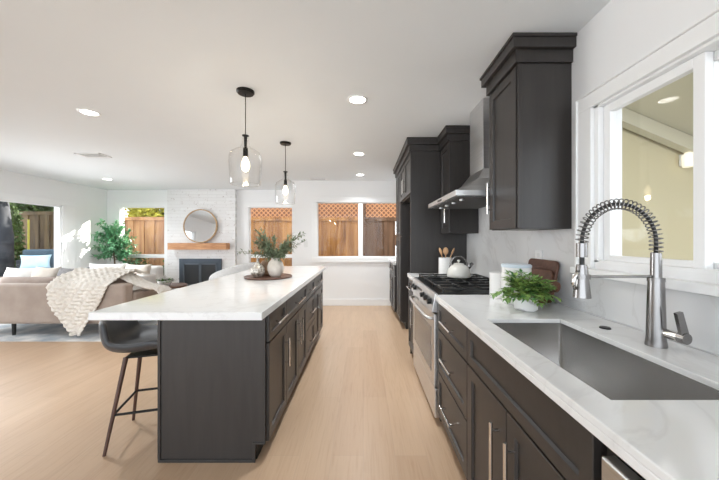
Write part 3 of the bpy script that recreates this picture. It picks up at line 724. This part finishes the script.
# ------------------------------------------------------------------ bar stool
def stool(label, x, y, rz, shell_mat, leg_mat):
    u = thing('counter_stool', label, 'stool', (0, 0, 0), 'counter stools at the island')
    bm = NB(); sec = []
    # shell profile in local frame: faces +x, back at -x
    prof = [(.19, .590), (.17, .600), (.10, .592), (0, .575), (-.12, .572), (-.20, .588), (-.245, .645), (-.262, .72), (-.270, .80)]
    nv = 12; rows = []
    for i, (px, pz) in enumerate(prof):
        q = i/(len(prof)-1); hw = .235 if i < 5 else .235-.035*(q-.5)*2
        row = []
        for j in range(nv+1):
            v = 2*j/nv-1
            lift = .075*abs(v)**3 if i > 1 else .02*abs(v)**3
            wrap = (.07*abs(v)**2.5 if i > 5 else .05*abs(v)**3*(i > 3))
            if i >= len(prof)-1: lift -= .05*v*v+.03*abs(v)**5
            if i > 5: lift *= .5
            row.append(bm.verts.new((px+wrap, v*hw, pz+lift)))
        rows.append(row)
    for a, b2 in zip(rows, rows[1:]):
        for j in range(nv): bm.faces.new((a[j], a[j+1], b2[j+1], b2[j]))
    sh = obj('seat_shell', bm, shell_mat, u, smooth=True)
    md = sh.modifiers.new('thick', 'SOLIDIFY'); md.thickness = .035; md.offset = -1
    md = sh.modifiers.new('sub', 'SUBSURF'); md.levels = 2; md.render_levels = 2
    obj('mounting_plate', B(-.11, .11, -.11, .11, .545, .556), BLKMET, u)
    ft = {}
    for sx in (1, -1):
        for sy in (1, -1):
            bm = NB(); a = Vector((sx*.108, sy*.108, .553)); b2 = Vector((sx*.186, sy*.186, 0)); tube(bm, [a, b2], [.014, .009], 12); obj('leg', bm, leg_mat, u, smooth='auto')
            ft[(sx, sy)] = a.lerp(b2, .60)
    for a, b2 in (((1, 1), (1, -1)), ((1, -1), (-1, -1)), ((-1, -1), (-1, 1)), ((-1, 1), (1, 1))):
        bm = NB(); tube(bm, [ft[a], ft[b2]], .008, 10); obj('foot_rail', bm, BLKMET, u, smooth='auto')
    u.location = (x, y, 0); u.rotation_euler = (0, 0, rz); return u
stool('charcoal leather counter stool with dark tapered legs at the near end of the island', -1.423, 2.026, math.radians(15.6), LEATHER, DKLEG)
# white chair beyond the island
u = thing('armchair', 'white upholstered armchair beyond the island in front of the fireplace', 'armchair', (0, 0, 0))
bm = NB(); rows = []
for i in range(13):
    a = PI*(.30+1.4*i/12); zt_ = .985 - .24*abs(i/6-1)**1.5
    rows.append([(math.cos(a)*.34, math.sin(a)*.34, .30), (math.cos(a)*.37, math.sin(a)*.36, .55), (math.cos(a)*.40, math.sin(a)*.37, zt_)])
RW_ = [[bm.verts.new(p) for p in r] for r in rows]
for a, b2 in zip(RW_, RW_[1:]):
    for j in range(2): bm.faces.new((a[j], a[j+1], b2[j+1], b2[j]))
o = obj('back', bm, mottled('soft white boucle', (.60, .60, .60), (.66, .66, .655), 30, .9), u, smooth=True); md = o.modifiers.new('t', 'SOLIDIFY'); md.thickness = .07; md = o.modifiers.new('s', 'SUBSURF'); md.levels = 2; md.render_levels = 2
bm = NB(); box(bm, -.30, .32, -.27, .27, .28, .45); o = obj('seat', bm, PALE, u, bevel=.05, seg=4)
for sx in (-.24, .26):
    for sy in (-.22, .22):
        bm = NB(); tube(bm, [(sx, sy, .285), (sx*1.15, sy*1.15, 0)], [.02, .012], 10); obj('leg', bm, OAKW, u, smooth='auto')
u.location = (-1.92, 4.50, 0); u.rotation_euler = (0, 0, math.radians(150))

# ------------------------------------------------------------------ pendants & downlights
def pendant(label, x, y):
    u = thing('pendant_lamp', label, 'pendant lamp', (x, y, H), 'pendants over the island')
    bm = NB(); lathe(bm, [(0, 0), (.066, 0), (.066, -.012), (.058, -.022), (.012, -.024), (0, -.024)], (x, y, H-.0005)); obj('canopy', bm, BLKMET, u, smooth='auto')
    bm = NB(); cyl(bm, (x, y, H-.02), (x, y, 2.09), .0035, seg=8); obj('cord', bm, BLKMET, u)
    bm = NB(); lathe(bm, [(0, .0), (.026, 0), (.026, -.006), (.013, -.012), (.010, -.09), (.018, -.10), (.019, -.165), (0, -.165)], (x, y, 2.098)); obj('socket', bm, BLKMET, u, smooth='auto')
    bm = NB(); lathe(bm, [(.010, .0), (.014, -.012), (.029, -.05), (.031, -.075), (.022, -.105), (0, -.118)], (x, y, 1.935)); obj('bulb', bm, BULB, u, smooth=True)
    prof = [(.024, 2.088), (.025, 2.06), (.028, 2.03), (.040, 2.005), (.075, 1.985), (.105, 1.965), (.119, 1.935), (.121, 1.89), (.116, 1.81), (.109, 1.725), (.106, 1.718), (.103, 1.722)]
    pr = prof
    bm = NB(); lathe(bm, pr, (x, y, 0), 48); o = obj('glass_shade', bm, SHADEG, u, smooth=True)
    l_ = bpy.data.lights.new('bulb_light', 'POINT'); l_.energy = 2; l_.color = (1, .8, .55); l_.shadow_soft_size = .03
    lo_ = bpy.data.objects.new('bulb_light', l_); C.objects.link(lo_); lo_.parent = u; lo_.location = (0, 0, 1.79-H)
pendant('clear glass jug pendant lamp over the near half of the island', -.907, 2.31)
pendant('clear glass jug pendant lamp over the far half of the island by the end window', -.921, 3.55)
labs = ['recessed ceiling light nearest the camera, over the aisle', 'recessed ceiling light over the middle of the aisle, level with the far pendant', 'recessed ceiling light closest to the end window', 'recessed ceiling light over the stool side, in front of the square vent', 'recessed ceiling light near the living room corner']
for (x, y), lab in zip([(-.047, 2.452), (-.058, 4.01), (-.058, 5.32), (-2.467, 2.70), (-4.86, 5.70)], labs):
    u = thing('recessed_light', lab, 'ceiling light', (x, y, H), 'recessed ceiling lights')
    bm = NB(); lathe(bm, [(.062, -.002), (.066, -.006), (.082, -.004), (.084, 0)], (x, y, H-.0005), 32); obj('trim_ring', bm, TRIM, u, smooth=True)
    bm = NB(); lathe(bm, [(0, -.003), (.063, -.003)], (x, y, H-.0005), 32); obj('lens', bm, DISC, u)
    l_ = bpy.data.lights.new('downlight', 'SPOT'); l_.energy = 42; l_.spot_size = 2.3; l_.spot_blend = 1; l_.color = (.93, .97, 1); l_.shadow_soft_size = .06
    lo_ = bpy.data.objects.new('downlight', l_); C.objects.link(lo_); lo_.parent = u; lo_.location = (0, 0, -.02)
def vent(lab, x0, x1, y0, y1, n):
    u = thing('ceiling_vent', lab, 'vent', ((x0+x1)/2, (y0+y1)/2, H), 'ceiling vents')
    bm = NB(); box(bm, x0, x1, y0, y0+.02, H-.008, H-.0005); box(bm, x0, x1, y1-.02, y1, H-.008, H-.0005); box(bm, x0, x0+.02, y0, y1, H-.008, H-.0005); box(bm, x1-.02, x1, y0, y1, H-.008, H-.0005); obj('frame', bm, TRIM, u)
    obj('duct_shade', B(x0+.02, x1-.02, y0+.02, y1-.02, H-.003, H-.0006), SHADOWV, u)  # thin dark sheet standing in for the shade between the slats
    for i in range(n):
        y = y0+.02+(i+.5)*(y1-y0-.04)/n; o = obj('slat', B(x0+.02, x1-.02, y-.0035, y+.0035, H-.0045, H-.0031), TRIM, u)
vent('square louvred ceiling vent on the stool side', -3.84, -3.50, 3.98, 4.18, 8)
vent('slim ceiling vent close to the end wall', -1.02, -.70, 5.63, 5.76, 4)

# ------------------------------------------------------------------ fireplace
bm = NB(); box(bm, -4.36, -3.06, 6.68, 6.879, 1.065, 1.21)
bmesh.ops.subdivide_edges(bm, edges=bm.edges, cuts=8, use_grid_fill=True)
for v in bm.verts: v.co += Vector((0, R.uniform(-.004, 0), R.uniform(-.004, 0)))
o = obj('mantel_shelf', bm, MANTEL, loc=(-3.71, 6.78, 1.065)); tag(o, 'rough cedar mantel beam on the white chimney breast', 'mantel')
u = thing('fireplace_insert', 'blue grey metal fireplace with two glass doors under the mantel', 'fireplace', (-3.72, 6.87, .15))
bm = NB(); x0, x1, z0, z1 = -4.20, -3.24, .16, .85; fy = 6.84
box(bm, x0, x1, fy, 6.879, z1-.11, z1); box(bm, x0, x1, fy, 6.879, z0, z0+.09); box(bm, x0, x0+.10, fy, 6.879, z0+.09, z1-.11); box(bm, x1-.10, x1, fy, 6.879, z0+.09, z1-.11)
obj('surround', bm, FIREB, u, bevel=.003)
for a, b2 in ((x0+.10, -3.722), (-3.718, x1-.10)):
    bm = NB()
    box(bm, a, a+.025, fy-.008, fy+.02, z0+.09, z1-.11); box(bm, b2-.025, b2, fy-.008, fy+.02, z0+.09, z1-.11); box(bm, a, b2, fy-.008, fy+.02, z1-.135, z1-.11); box(bm, a, b2, fy-.008, fy+.02, z0+.09, z0+.115)
    d = obj('glass_door', bm, FIREL, u); obj('pane', B(a+.025, b2-.025, fy+.004, fy+.008, z0+.115, z1-.135), FIREG, d)
# mirror leaning on the breast
u = thing('round_mirror', 'round wood-framed mirror leaning on the mantel', 'mirror', (-3.71, 6.79, 1.2105))
bm = NB(); r_ = .385; rings = []
for k in range(56):
    a = 2*PI*k/56; rings.append([bm.verts.new((math.cos(a)*rr, y, math.sin(a)*rr)) for rr, y in ((r_-.022, -.012), (r_, -.012), (r_, .03), (r_-.022, .03))])
for k in range(56):
    a, b2 = rings[k], rings[(k+1) % 56]
    for j in range(4): bm.faces.new((a[j], a[(j+1) % 4], b2[(j+1) % 4], b2[j]))
tm = Matrix.Translation((-3.71, 6.825, 1.2105+r_)) @ Matrix.Rotation(math.radians(-3), 4, 'X')
bmesh.ops.transform(bm, matrix=tm, verts=bm.verts); obj('frame', bm, GOLD, u, smooth='auto')
bm = NB(); cyl(bm, (0, .0, 0), (0, .02, 0), r_-.0225, seg=56); bmesh.ops.transform(bm, matrix=tm, verts=bm.verts); obj('mirror_glass', bm, MIRR, u, smooth='auto')

# ------------------------------------------------------------------ living room
o = obj('area_rug', B(-5.75, -3.15, 3.80, 6.0, .0005, .012), RUG, loc=(-4.4, 4.9, 0)); tag(o, 'faded blue grey and cream rug under the sofa', 'rug')
so = thing('sofa', 'taupe sofa seen from behind with a knit throw over its back', 'sofa', (-4.3, 4.4, .012))
def cush(bm, x0, x1, y0, y1, z0, z1, r=.04, crown_=0): box(bm, x0, x1, y0, y1, z0, z1)
obj('frame', B(-5.40, -3.16, 3.97, 4.85, .17, .34), SOFA, so, bevel=.03, seg=3)
obj('back', B(-5.40, -3.16, 3.965, 4.13, .18, .70), SOFA, so, bevel=.03, seg=3)
obj('arm', B(-3.34, -3.155, 4.135, 4.86, .30, .56), SOFA, so, bevel=.035, seg=3)
obj('arm', B(-5.405, -5.22, 4.135, 4.86, .30, .56), SOFA, so, bevel=.035, seg=3)
for a, b2 in ((-5.215, -4.285), (-4.28, -3.345)): obj('seat_cushion', B(a, b2, 4.14, 4.90, .345, .47), SOFAD, so, bevel=.04, seg=3)
for a, b2 in ((-5.20, -4.29), (-4.28, -3.36)):
    bm = NB(); pillow(bm, ((a+b2)/2, 4.26, .585), b2-a, .36, .20, rx=math.radians(-12), sag=.03); obj('back_cushion', bm, SOFAD, so, smooth=True)
for x, y, r_ in ((-4.68, 4.02, .024), (-5.30, 4.05, .024), (-3.25, 4.02, .024), (-3.25, 4.78, .024), (-5.3, 4.78, .024), (-4.68, 4.78, .024)):
    bm = NB(); cyl(bm, (x, y, .0125), (x, y, .18), r_*.75, r_, seg=16); obj('leg', bm, BLKPL, so, smooth='auto')
for i, (x, y, z, w_, h_, th, rx, rz, m_, lab) in enumerate([
    (-5.08, 4.46, .70, .50, .38, .15, -.35, .15, PALE, 'off-white pillow on the sofa, leftmost in view'),
    (-4.70, 4.42, .70, .44, .40, .14, -.3, -.1, BEIGE, 'beige pillow with a peaked corner beside the grey pillow'),
    (-4.30, 4.42, .69, .42, .40, .15, -.3, .1, GREYF, 'grey woven pillow on the sofa next to the knit throw'),
    (-3.55, 4.43, .64, .46, .36, .17, -.45, -.5, SOFAD, 'taupe pillow against the right sofa arm under the throw')]):
    bm = NB(); pillow(bm, (x, y, z), w_, h_, th, rx=rx, rz=rz); o = obj('throw_pillow', bm, m_, loc=(x, y, z-h_/2), smooth=True); tag(o, lab, 'pillow', 'pillows on the taupe sofa')
# knit throw
def lerp(a, b2, q): return a+(b2-a)*q
def edge(tbl, v):
    for (v0, a), (v1, b2) in zip(tbl, tbl[1:]):
        if v <= v1: return lerp(a, b2, (v-v0)/(v1-v0))
    return tbl[-1][1]
pathT = [(0, (3.925, .055)), (.28, (3.922, .30)), (.52, (3.925, .52)), (.66, (3.935, .68)), (.72, (3.99, .745)), (.80, (4.10, .80)), (.90, (4.27, .865)), (1.0, (4.46, .80))]
def pv(v):
    for (v0, a), (v1, b2) in zip(pathT, pathT[1:]):
        if v <= v1:
            q = (v-v0)/(v1-v0); return lerp(a[0], b2[0], q), lerp(a[1], b2[1], q)
Ledge = [(0, -3.80), (.10, -3.87), (.28, -3.99), (.45, -4.09), (.66, -4.12), (.80, -4.08), (1, -4.00)]
Redge = [(0, -3.68), (.06, -3.645), (.28, -3.55), (.52, -3.42), (.70, -3.33), (1, -3.20)]
bm = NB(); nu, nv = 110, 130; g_ = []
for i in range(nv+1):
    v = i/nv; y, z = pv(v); xl = edge(Ledge, v); xr = edge(Redge, v); row = []
    for j in range(nu+1):
        uu = j/nu; x = lerp(xl, xr, uu)
        # diagonal chunky plait rows
        s1 = (x*.80-z*.55-y*.3)*2*PI/.075; s2 = (x*.35+z*.9+y*.5)*2*PI/.055
        hgt = .015*abs(math.sin(s1*.5))**.7+.008*math.sin(s2+1.8*math.sin(s1*.5))
        fold = .012*math.sin(uu*9+v*3)
        dn = hgt+fold+.012
        if v < .66: row.append(bm.verts.new((x, y-dn, z+.012*math.sin(j*.7)*(i < 4))))
        else: row.append(bm.verts.new((x, y-dn*.3, z+dn)))
    g_.append(row)
for a, b2 in zip(g_, g_[1:]):
    for j in range(nu): bm.faces.new((a[j], a[j+1], b2[j+1], b2[j]))
th_ = thing('throw_blanket', 'chunky cream knit throw draped over the sofa back', 'blanket', (-3.8, 4.0, .05))
o = obj('drape', bm, CREAM, th_, smooth=True); md = o.modifiers.new('t', 'SOLIDIFY'); md.thickness = .014; md.offset = -1
bm = NB(); cp = [(-3.48, 4.28, .83), (-3.38, 4.28, .815), (-3.26, 4.30, .735), (-3.15, 4.33, .67), (-3.05, 4.40, .625), (-2.99, 4.46, .60), (-2.945, 4.48, .54), (-2.93, 4.48, .42)]
rows = []
nl = 60
for i in range(nl+1):
    q = i/nl*(len(cp)-1); k_ = min(int(q), len(cp)-2); p = Vector(cp[k_]).lerp(Vector(cp[k_+1]), q-k_); row = []
    for j in range(25):
        v = j/24*2-1; hb = .010*abs(math.sin((i*.5+j*.5)))+.03*(1-v*v)
        row.append(bm.verts.new((p.x, p.y+v*.15, p.z+hb-.03)))
    rows.append(row)
for a, b2 in zip(rows, rows[1:]):
    for j in range(24): bm.faces.new((a[j], a[j+1], b2[j+1], b2[j]))
o = obj('trailing_end', bm, CREAM, th_, smooth=True); md = o.modifiers.new('t', 'SOLIDIFY'); md.thickness = .014

# pale sofa by the end window
so = thing('loveseat', 'off-white loveseat under the living room window', 'sofa', (-4.9, 5.9, .0))
obj('frame', B(-5.62, -4.22, 5.55, 6.35, .12, .40), PALE, so, bevel=.04, seg=3)
obj('back', B(-5.62, -4.22, 6.15, 6.38, .30, .74), PALE, so, bevel=.06, seg=4)
for a in (-5.62, -4.38): obj('arm', B(a, a+.16, 5.55, 6.15, .30, .60), PALE, so, bevel=.05, seg=3)
for a in (-5.45, -4.92): obj('seat_cushion', B(a, a+.525, 5.55, 6.15, .40, .52), PALE, so, bevel=.04, seg=3)
for x in (-5.5, -4.32):
    for y in (6.05, 6.28): bm = NB(); cyl(bm, (x, y, 0), (x, y, .125), .02); obj('leg', bm, OAKW, so)
for (x, y, z, w_, h_, rz, m_, lab) in ((-5.16, 6.02, .62, .74, .40, .08, PALE, 'plump white pillow on the loveseat beneath the tree'), (-4.52, 5.98, .60, .58, .42, -.15, BEIGE, 'beige pillow with a pointed corner at the right end of the loveseat')):
    bm = NB(); pillow(bm, (x, y, z), w_, h_, .18, rx=-.28, rz=rz); o = obj('throw_pillow', bm, m_, loc=(x, y, z-h_/2), smooth=True); tag(o, lab, 'pillow', 'pillows on the loveseat')
# side table & flowers
u = thing('side_table', 'round wooden side table with splayed legs beyond the sofa arm', 'table', (-3.40, 5.20, 0))
bm = NB(); lathe(bm, [(0, .47), (.30, .47), (.31, .48), (.31, .495), (.30, .50), (0, .50)], (-3.40, 5.20, 0), 40); obj('tabletop', bm, TRAYW, u, smooth='auto')
for i in range(4):
    a = PI/4+i*PI/2; bm = NB(); tube(bm, [(-3.40+.20*math.cos(a), 5.20+.20*math.sin(a), .47), (-3.40+.29*math.cos(a), 5.20+.29*math.sin(a), 0)], [.018, .012], 10); obj('leg', bm, OAKW, u, smooth='auto')
c = (-3.40, 5.14, .5005)
bm = NB(); lathe(bm, [(0, 0), (.06, 0), (.10, .04), (.11, .09), (.10, .09), (.09, .05), (0, .03)], c, 28); o = obj('flower_bowl', bm, CERAM, loc=c, smooth=True); tag(o, 'white bowl of flowers on the round side table', 'bowl')
fl = thing('flower_arrangement', 'white blossoms with green leaves filling the bowl', 'flowers', (c[0], c[1], c[2]+.05))
bm = NB()
for i in range(16):
    a = R.uniform(0, 2*PI); r_ = R.uniform(0, .13); p = Vector((c[0]+r_*math.cos(a), c[1]+r_*math.sin(a), c[2]+.13-.4*r_+R.uniform(-.01, .02)))
    for k_ in range(16):
        dv = rdir(); dv.z = abs(dv.z)*.8+.1; leaf(bm, p, dv, rdir(), .045, .035)
obj('blossoms', bm, PALE, fl)
bm = NB()
for i in range(70):
    a = R.uniform(0, 2*PI); leaf(bm, (c[0]+.05*math.cos(a), c[1]+.05*math.sin(a), c[2]+.07), (math.cos(a), math.sin(a), R.uniform(0, 1)), Vector((0, 0, 1)), R.uniform(.08, .13), .03)
obj('leaves', bm, LEAF, fl)
# indoor tree
c = (-5.53, 6.66, 0)
u = thing('potted_tree', 'leafy indoor fig tree in the living room corner by the window', 'plant', c)
bm = NB(); lathe(bm, [(0, 0), (.13, 0), (.17, .04), (.18, .32), (.165, .32), (.16, .28), (0, .28)], c, 32); obj('pot', bm, CERAM, u, smooth='auto')
bm = NB(); lathe(bm, [(0, .285), (.158, .283)], c, 20); obj('soil', bm, SOIL, u)
bm = NB(); bl = NB()
tube(bm, [(c[0], c[1], .28), (c[0]+.03, c[1], .6), (c[0]-.01, c[1], .95), (c[0]+.02, c[1], 1.3)], [.018, .015, .012, .009], 8)
for i in range(70):
    h0 = R.uniform(.82, 1.36); p = Vector((c[0]+.01, c[1], h0)); a = R.uniform(0, 2*PI); el = R.uniform(-.1, 1.0)
    dv = Vector((math.cos(a)*math.cos(el), math.sin(a)*math.cos(el)*.5, math.sin(el))); L = R.uniform(.2, .50); pts = [p.copy()]
    for s_ in range(9):
        p = p+dv*L/9
        if p.x < XL+.06 or p.y > YL-.08: break
        dv = (dv+rdir()*.12).normalized(); pts.append(p.copy())
        if s_ > 1:
            for k_ in range(4):
                q = p+rdir()*.01
                ld = (dv*.5+rdir()).normalized()
                if q.x+ld.x*.1 < XL+.02 or q.y+ld.y*.1 > YL-.04: continue
                leaf(bl, q, ld, Vector((0, 0, 1)), R.uniform(.07, .11), R.uniform(.04, .055))
    if len(pts) > 1: tube(bm, pts, .004, 5)
obj('trunk', bm, STEM, u, smooth=True); obj('foliage', bl, FICUS, u)

# ------------------------------------------------------------------ outside
struct('ground', B(-16, 8, -6, 20, -.16, -.06), PATIO)
FY = 8.2
def fence(lab, x0, x1, top, mat, lattice=False, y=FY, split=None, name='fence_panel'):
    u = thing(name, lab, 'fence', ((x0+x1)/2, y, -.06), 'fence panels along the yard')
    bm = NB(); x = x0; n_ = 0
    while x < x1-.01:
        w_ = min(.145, x1-x); off = .0205 if n_ % 2 else 0; e_ = .012 if n_ % 2 else .0
        box(bm, max(x0, x+.001-e_), min(x1, x+w_-.001+e_), y+off, y+.02+off, -.06, top); x += w_; n_ += 1
    obj('boards', bm, mat, u)
    obj('rail', B(x0, x1, y-.03, y-.001, top-.06, top+.0), mat, u)
    obj('rail', B(x0, x1, y-.035, y+.05, top+.001, top+.03), mat, u)
    xx = x0+.001
    bm = NB(); box(bm, x0+.001, x0+.091, y-.10, y-.0355, -.06, top+(.55 if lattice else .1)); obj('post', bm, mat, u)
    if lattice:
        bm = NB(); zt0, zt1 = top+.03, top+.53; s_ = .125; k_ = -20
        X_ = x0-.6
        while X_ < x1+.05:
            for sg in (1, -1):
                a = (X_, zt0); b2 = (X_+.5*1.0, zt1)
                if sg == -1: a, b2 = (X_+.5, zt0), (X_, zt1)
                # clip in x
                def cl(p, q):
                    p = list(p); q = list(q)
                    for P, Q in ((p, q), (q, p)):
                        for lim, cond in ((x0, lambda v: v < x0), (x1, lambda v: v > x1)):
                            if cond(P[0]):
                                if cond(Q[0]) or abs(Q[0]-P[0]) < 1e-6: return None
                                t_ = (lim-P[0])/(Q[0]-P[0]); P[1] = P[1]+(Q[1]-P[1])*t_; P[0] = lim
                    return p, q
                r__ = cl(a, b2)
                if r__ and abs(r__[0][0]-r__[1][0]) > .02:
                    p, q = r__; w_ = .028*1.414
                    yy = y+.005*sg
                    prism(bm, [(p[0]-w_/2, p[1]), (p[0]+w_/2, p[1]), (q[0]+w_/2, q[1]), (q[0]-w_/2, q[1])], 'y', yy-.004, yy+.004)
            X_ += s_
        obj('lattice', bm, LATT, u)
        obj('rail', B(x0, x1, y-.03, y+.03, zt1, zt1+.06), mat, u)
fence('orange cedar fence with lattice top seen through the window beside the fireplace', -4.0, -1.35, 1.86, FENCE, True)
fence('orange cedar fence with lattice top behind the left pane of the end window', -1.345, -.03, 1.86, FENCE, True)
fence('shadow-toned brown cedar fence with lattice top behind the right pane of the end window', -.025, 2.6, 1.86, FENCE_SHADED, True)
fence('cedar fence without lattice seen past the indoor fig tree', -7.3, -4.005, 1.87, fence_mat('cedar fence by trees', (.26, .13, .06), (.42, .24, .11), (.12, .06, .035)))
fence('old brown fence behind the patio chair', -12.5, -7.305, 2.02, FENCEO)
def tree(lab, x, y, zc, rx, ry, rz_, n_, mat, ls=.12, trunk=.12, tmat=BARK):
    u = thing('garden_tree', lab, 'tree', (x, y, -.06), 'trees in the yard')
    bm = NB(); tube(bm, [(x, y, -.06), (x+.05, y, zc*.5), (x, y, zc)], [trunk, trunk*.8, trunk*.4], 10)
    for i in range(7):
        dv = rdir(); tube(bm, [(x, y, zc-.4*rz_), (x+dv.x*rx*.8, y+dv.y*ry*.8, zc+dv.z*rz_*.7)], [trunk*.35, .01], 6)
    obj('trunk', bm, tmat, u, smooth=True)
    bm = NB(); blobs = [(rdir(), R.uniform(.55, 1)) for _ in range(26)]
    for i in range(n_):
        bd, br_ = R.choice(blobs); p = bd*br_*.8+rdir()*R.uniform(.05, .34)
        leaf(bm, (x+p.x*rx, y+p.y*ry, zc+p.z*rz_), rdir(), rdir(), ls*R.uniform(.7, 1.3), ls*.5)
    obj('crown', bm, mat, u)
tree('yellow-green tree above the fence in the living room window', -6.6, 9.6, 2.45, 1.6, .7, .85, 5200, TREEY, ls=.16)
tree('dark green tree overhanging the old fence by the patio', -10.7, 9.35, 2.6, 1.7, .8, .75, 6500, TREEL, ls=.17)
tree('thick grey-trunked patio tree at the left edge of the view', -8.55, 7.05, 2.72, 1.25, .9, .62, 7000, TREEL, ls=.13, trunk=.24)
tree('sunlit yellow tree beyond the old fence at the patio door head', -11.3, 11.0, 2.75, 1.7, .7, 1.0, 5500, TREEY, ls=.18)
# made-up house, added to keep the low sun off the kitchen windows
u = thing('sun_blocker_house', 'added tan sun-blocking house beyond the lattice fence', 'house', (4.4, 11.35, -.06))
STUC = M('tan stucco', (.17, .075, .04), .9)
obj('wall', B(-.7, 9.6, 10.7, 12.0, -.06, 5.6), STUC, u); obj('wing', B(-4.2, -.701, 10.9, 12.0, -.06, 3.0), STUC, u)
bm = NB(); prism(bm, [(10.3, 5.601), (12.4, 5.601), (11.35, 6.4)], 'x', -.9, 9.8); obj('roof', bm, M('brown shingle', (.16, .12, .1), .9), u)
# hedge wall under windows (dark shrubs + small patio bench shapes seen low)
def shrub(lab, x, y, r_, h_, mat, n_=700):
    bm = NB()
    for i in range(n_):
        d_ = rdir()*R.uniform(.7, 1); leaf(bm, (x+d_.x*r_, y+d_.y*r_*.6, h_/2-.05+d_.z*h_/2), rdir(), rdir(), .09, .045)
    o = obj('garden_shrub', bm, mat, loc=(x, y, -.06)); tag(o, lab, 'shrub', 'shrubs in front of the fence')
shrub('low dark shrub before the fence, right side of the living room window', -4.95, 7.85, .30, 1.0, TREEL)
shrub('low dark shrub before the fence, left side of the living room window', -5.9, 7.8, .35, 1.0, TREEL)
shrub('tall dark evergreen shrub beside the grey tree trunk on the patio', -8.98, 7.75, .17, 2.2, TREEL, 1500)
# patio chair
u = thing('patio_chair', 'dark wicker patio armchair with a blue-grey back cushion outside the sliding door', 'chair', (0, 0, 0))
bm = NB(); box(bm, -.38, .38, -.38, .36, .12, .34); box(bm, -.40, -.28, -.38, .36, .12, .58); box(bm, .28, .40, -.38, .36, .12, .58); box(bm, -.40, .40, .28, .40, .12, .88); obj('frame', bm, WICK, u, bevel=.02)
obj('seat_cushion', B(-.275, .275, -.38, .275, .342, .44), TEAL, u, bevel=.03)
obj('back_cushion', B(-.275, .275, .14, .278, .442, 1.12), TEAL, u, bevel=.04)
for sx in (-.34, .34):
    for sy in (-.32, .32): obj('leg', B(sx-.03, sx+.03, sy-.03, sy+.03, 0, .119), WICK, u)
u.location = (-7.42, 6.85, -.06); u.rotation_euler = (0, 0, math.radians(38))
bm = NB(); pillow(bm, (0, 0, 0), .50, .34, .15, rx=-.3); o = obj('throw_pillow', bm, LBLUE, smooth=True); o.location = (-7.36, 6.74, .78); o.rotation_euler = (0, 0, math.radians(38)); tag(o, 'light blue lumbar pillow on the wicker patio chair', 'pillow')
u = thing('patio_stool', 'dark round wicker side table left of the patio chair', 'table', (-7.55, 6.05, -.06))
bm = NB(); lathe(bm, [(0, 0), (.20, 0), (.16, .24), (.21, .48), (0, .48)], (-7.55, 6.05, -.06), 24); obj('body', bm, WICK, u, smooth='auto')
# yellow pole / umbrella post
bm = NB(); cyl(bm, (-8.93, 8.0, -.06), (-8.93, 8.0, 1.82), .022); o = obj('garden_pole', bm, M('yellow painted pole', (.70, .62, .10), .5), loc=(-8.93, 8.0, -.06)); tag(o, 'thin yellow pole standing against the old fence', 'pole')

# porch beyond the sink window
u = thing('porch', 'pale yellow covered porch beyond the sink window', 'porch', (3.4, 2.4, -.06))
obj('wall', B(1.34, 7.5, 3.20, 3.35, -.06, 3.4), PORCHY, u)
bm = NB(); sl = -.42
def pz(x): return 2.66+sl*(x-2.48)
prism(bm, [(1.335, pz(1.335)+.06), (5.6, pz(5.6)+.06), (5.6, pz(5.6)+.10), (1.335, pz(1.335)+.10)], 'y', -.8, 3.19)
obj('roof_deck', bm, PORCHC, u)
for yb in (3.10, 2.2, 1.3, .4):
    bm = NB(); prism(bm, [(1.335, pz(1.335)-.09), (5.6, pz(5.6)-.09), (5.6, pz(5.6)+.055), (1.335, pz(1.335)+.055)], 'y', yb-.045, yb+.045); obj('rafter', bm, PORCHC, u)
obj('beam', B(5.3, 5.42, -.8, 3.19, pz(5.42)-.30, pz(5.42)-.10), PORCHC, u)
obj('post', B(5.3, 5.42, -.8, -.68, -.06, pz(5.42)-.30), PORCHC, u)
u = thing('porch_light', 'small white lantern on the yellow porch wall', 'lamp', (3.38, 3.19, 2.05))
obj('backplate', B(3.36, 3.42, 3.17, 3.199, 2.07, 2.20), WHITEP, u, bevel=.01)
bm = NB(); lathe(bm, [(0, 0), (.05, 0), (.055, .12), (.03, .15), (0, .15)], (3.38, 3.115, 2.05), 20); obj('lamp_shade', bm, M('frosted lamp glass', (.9, .88, .8), .4, emit=(1, .9, .7), estr=.2), u, smooth='auto')
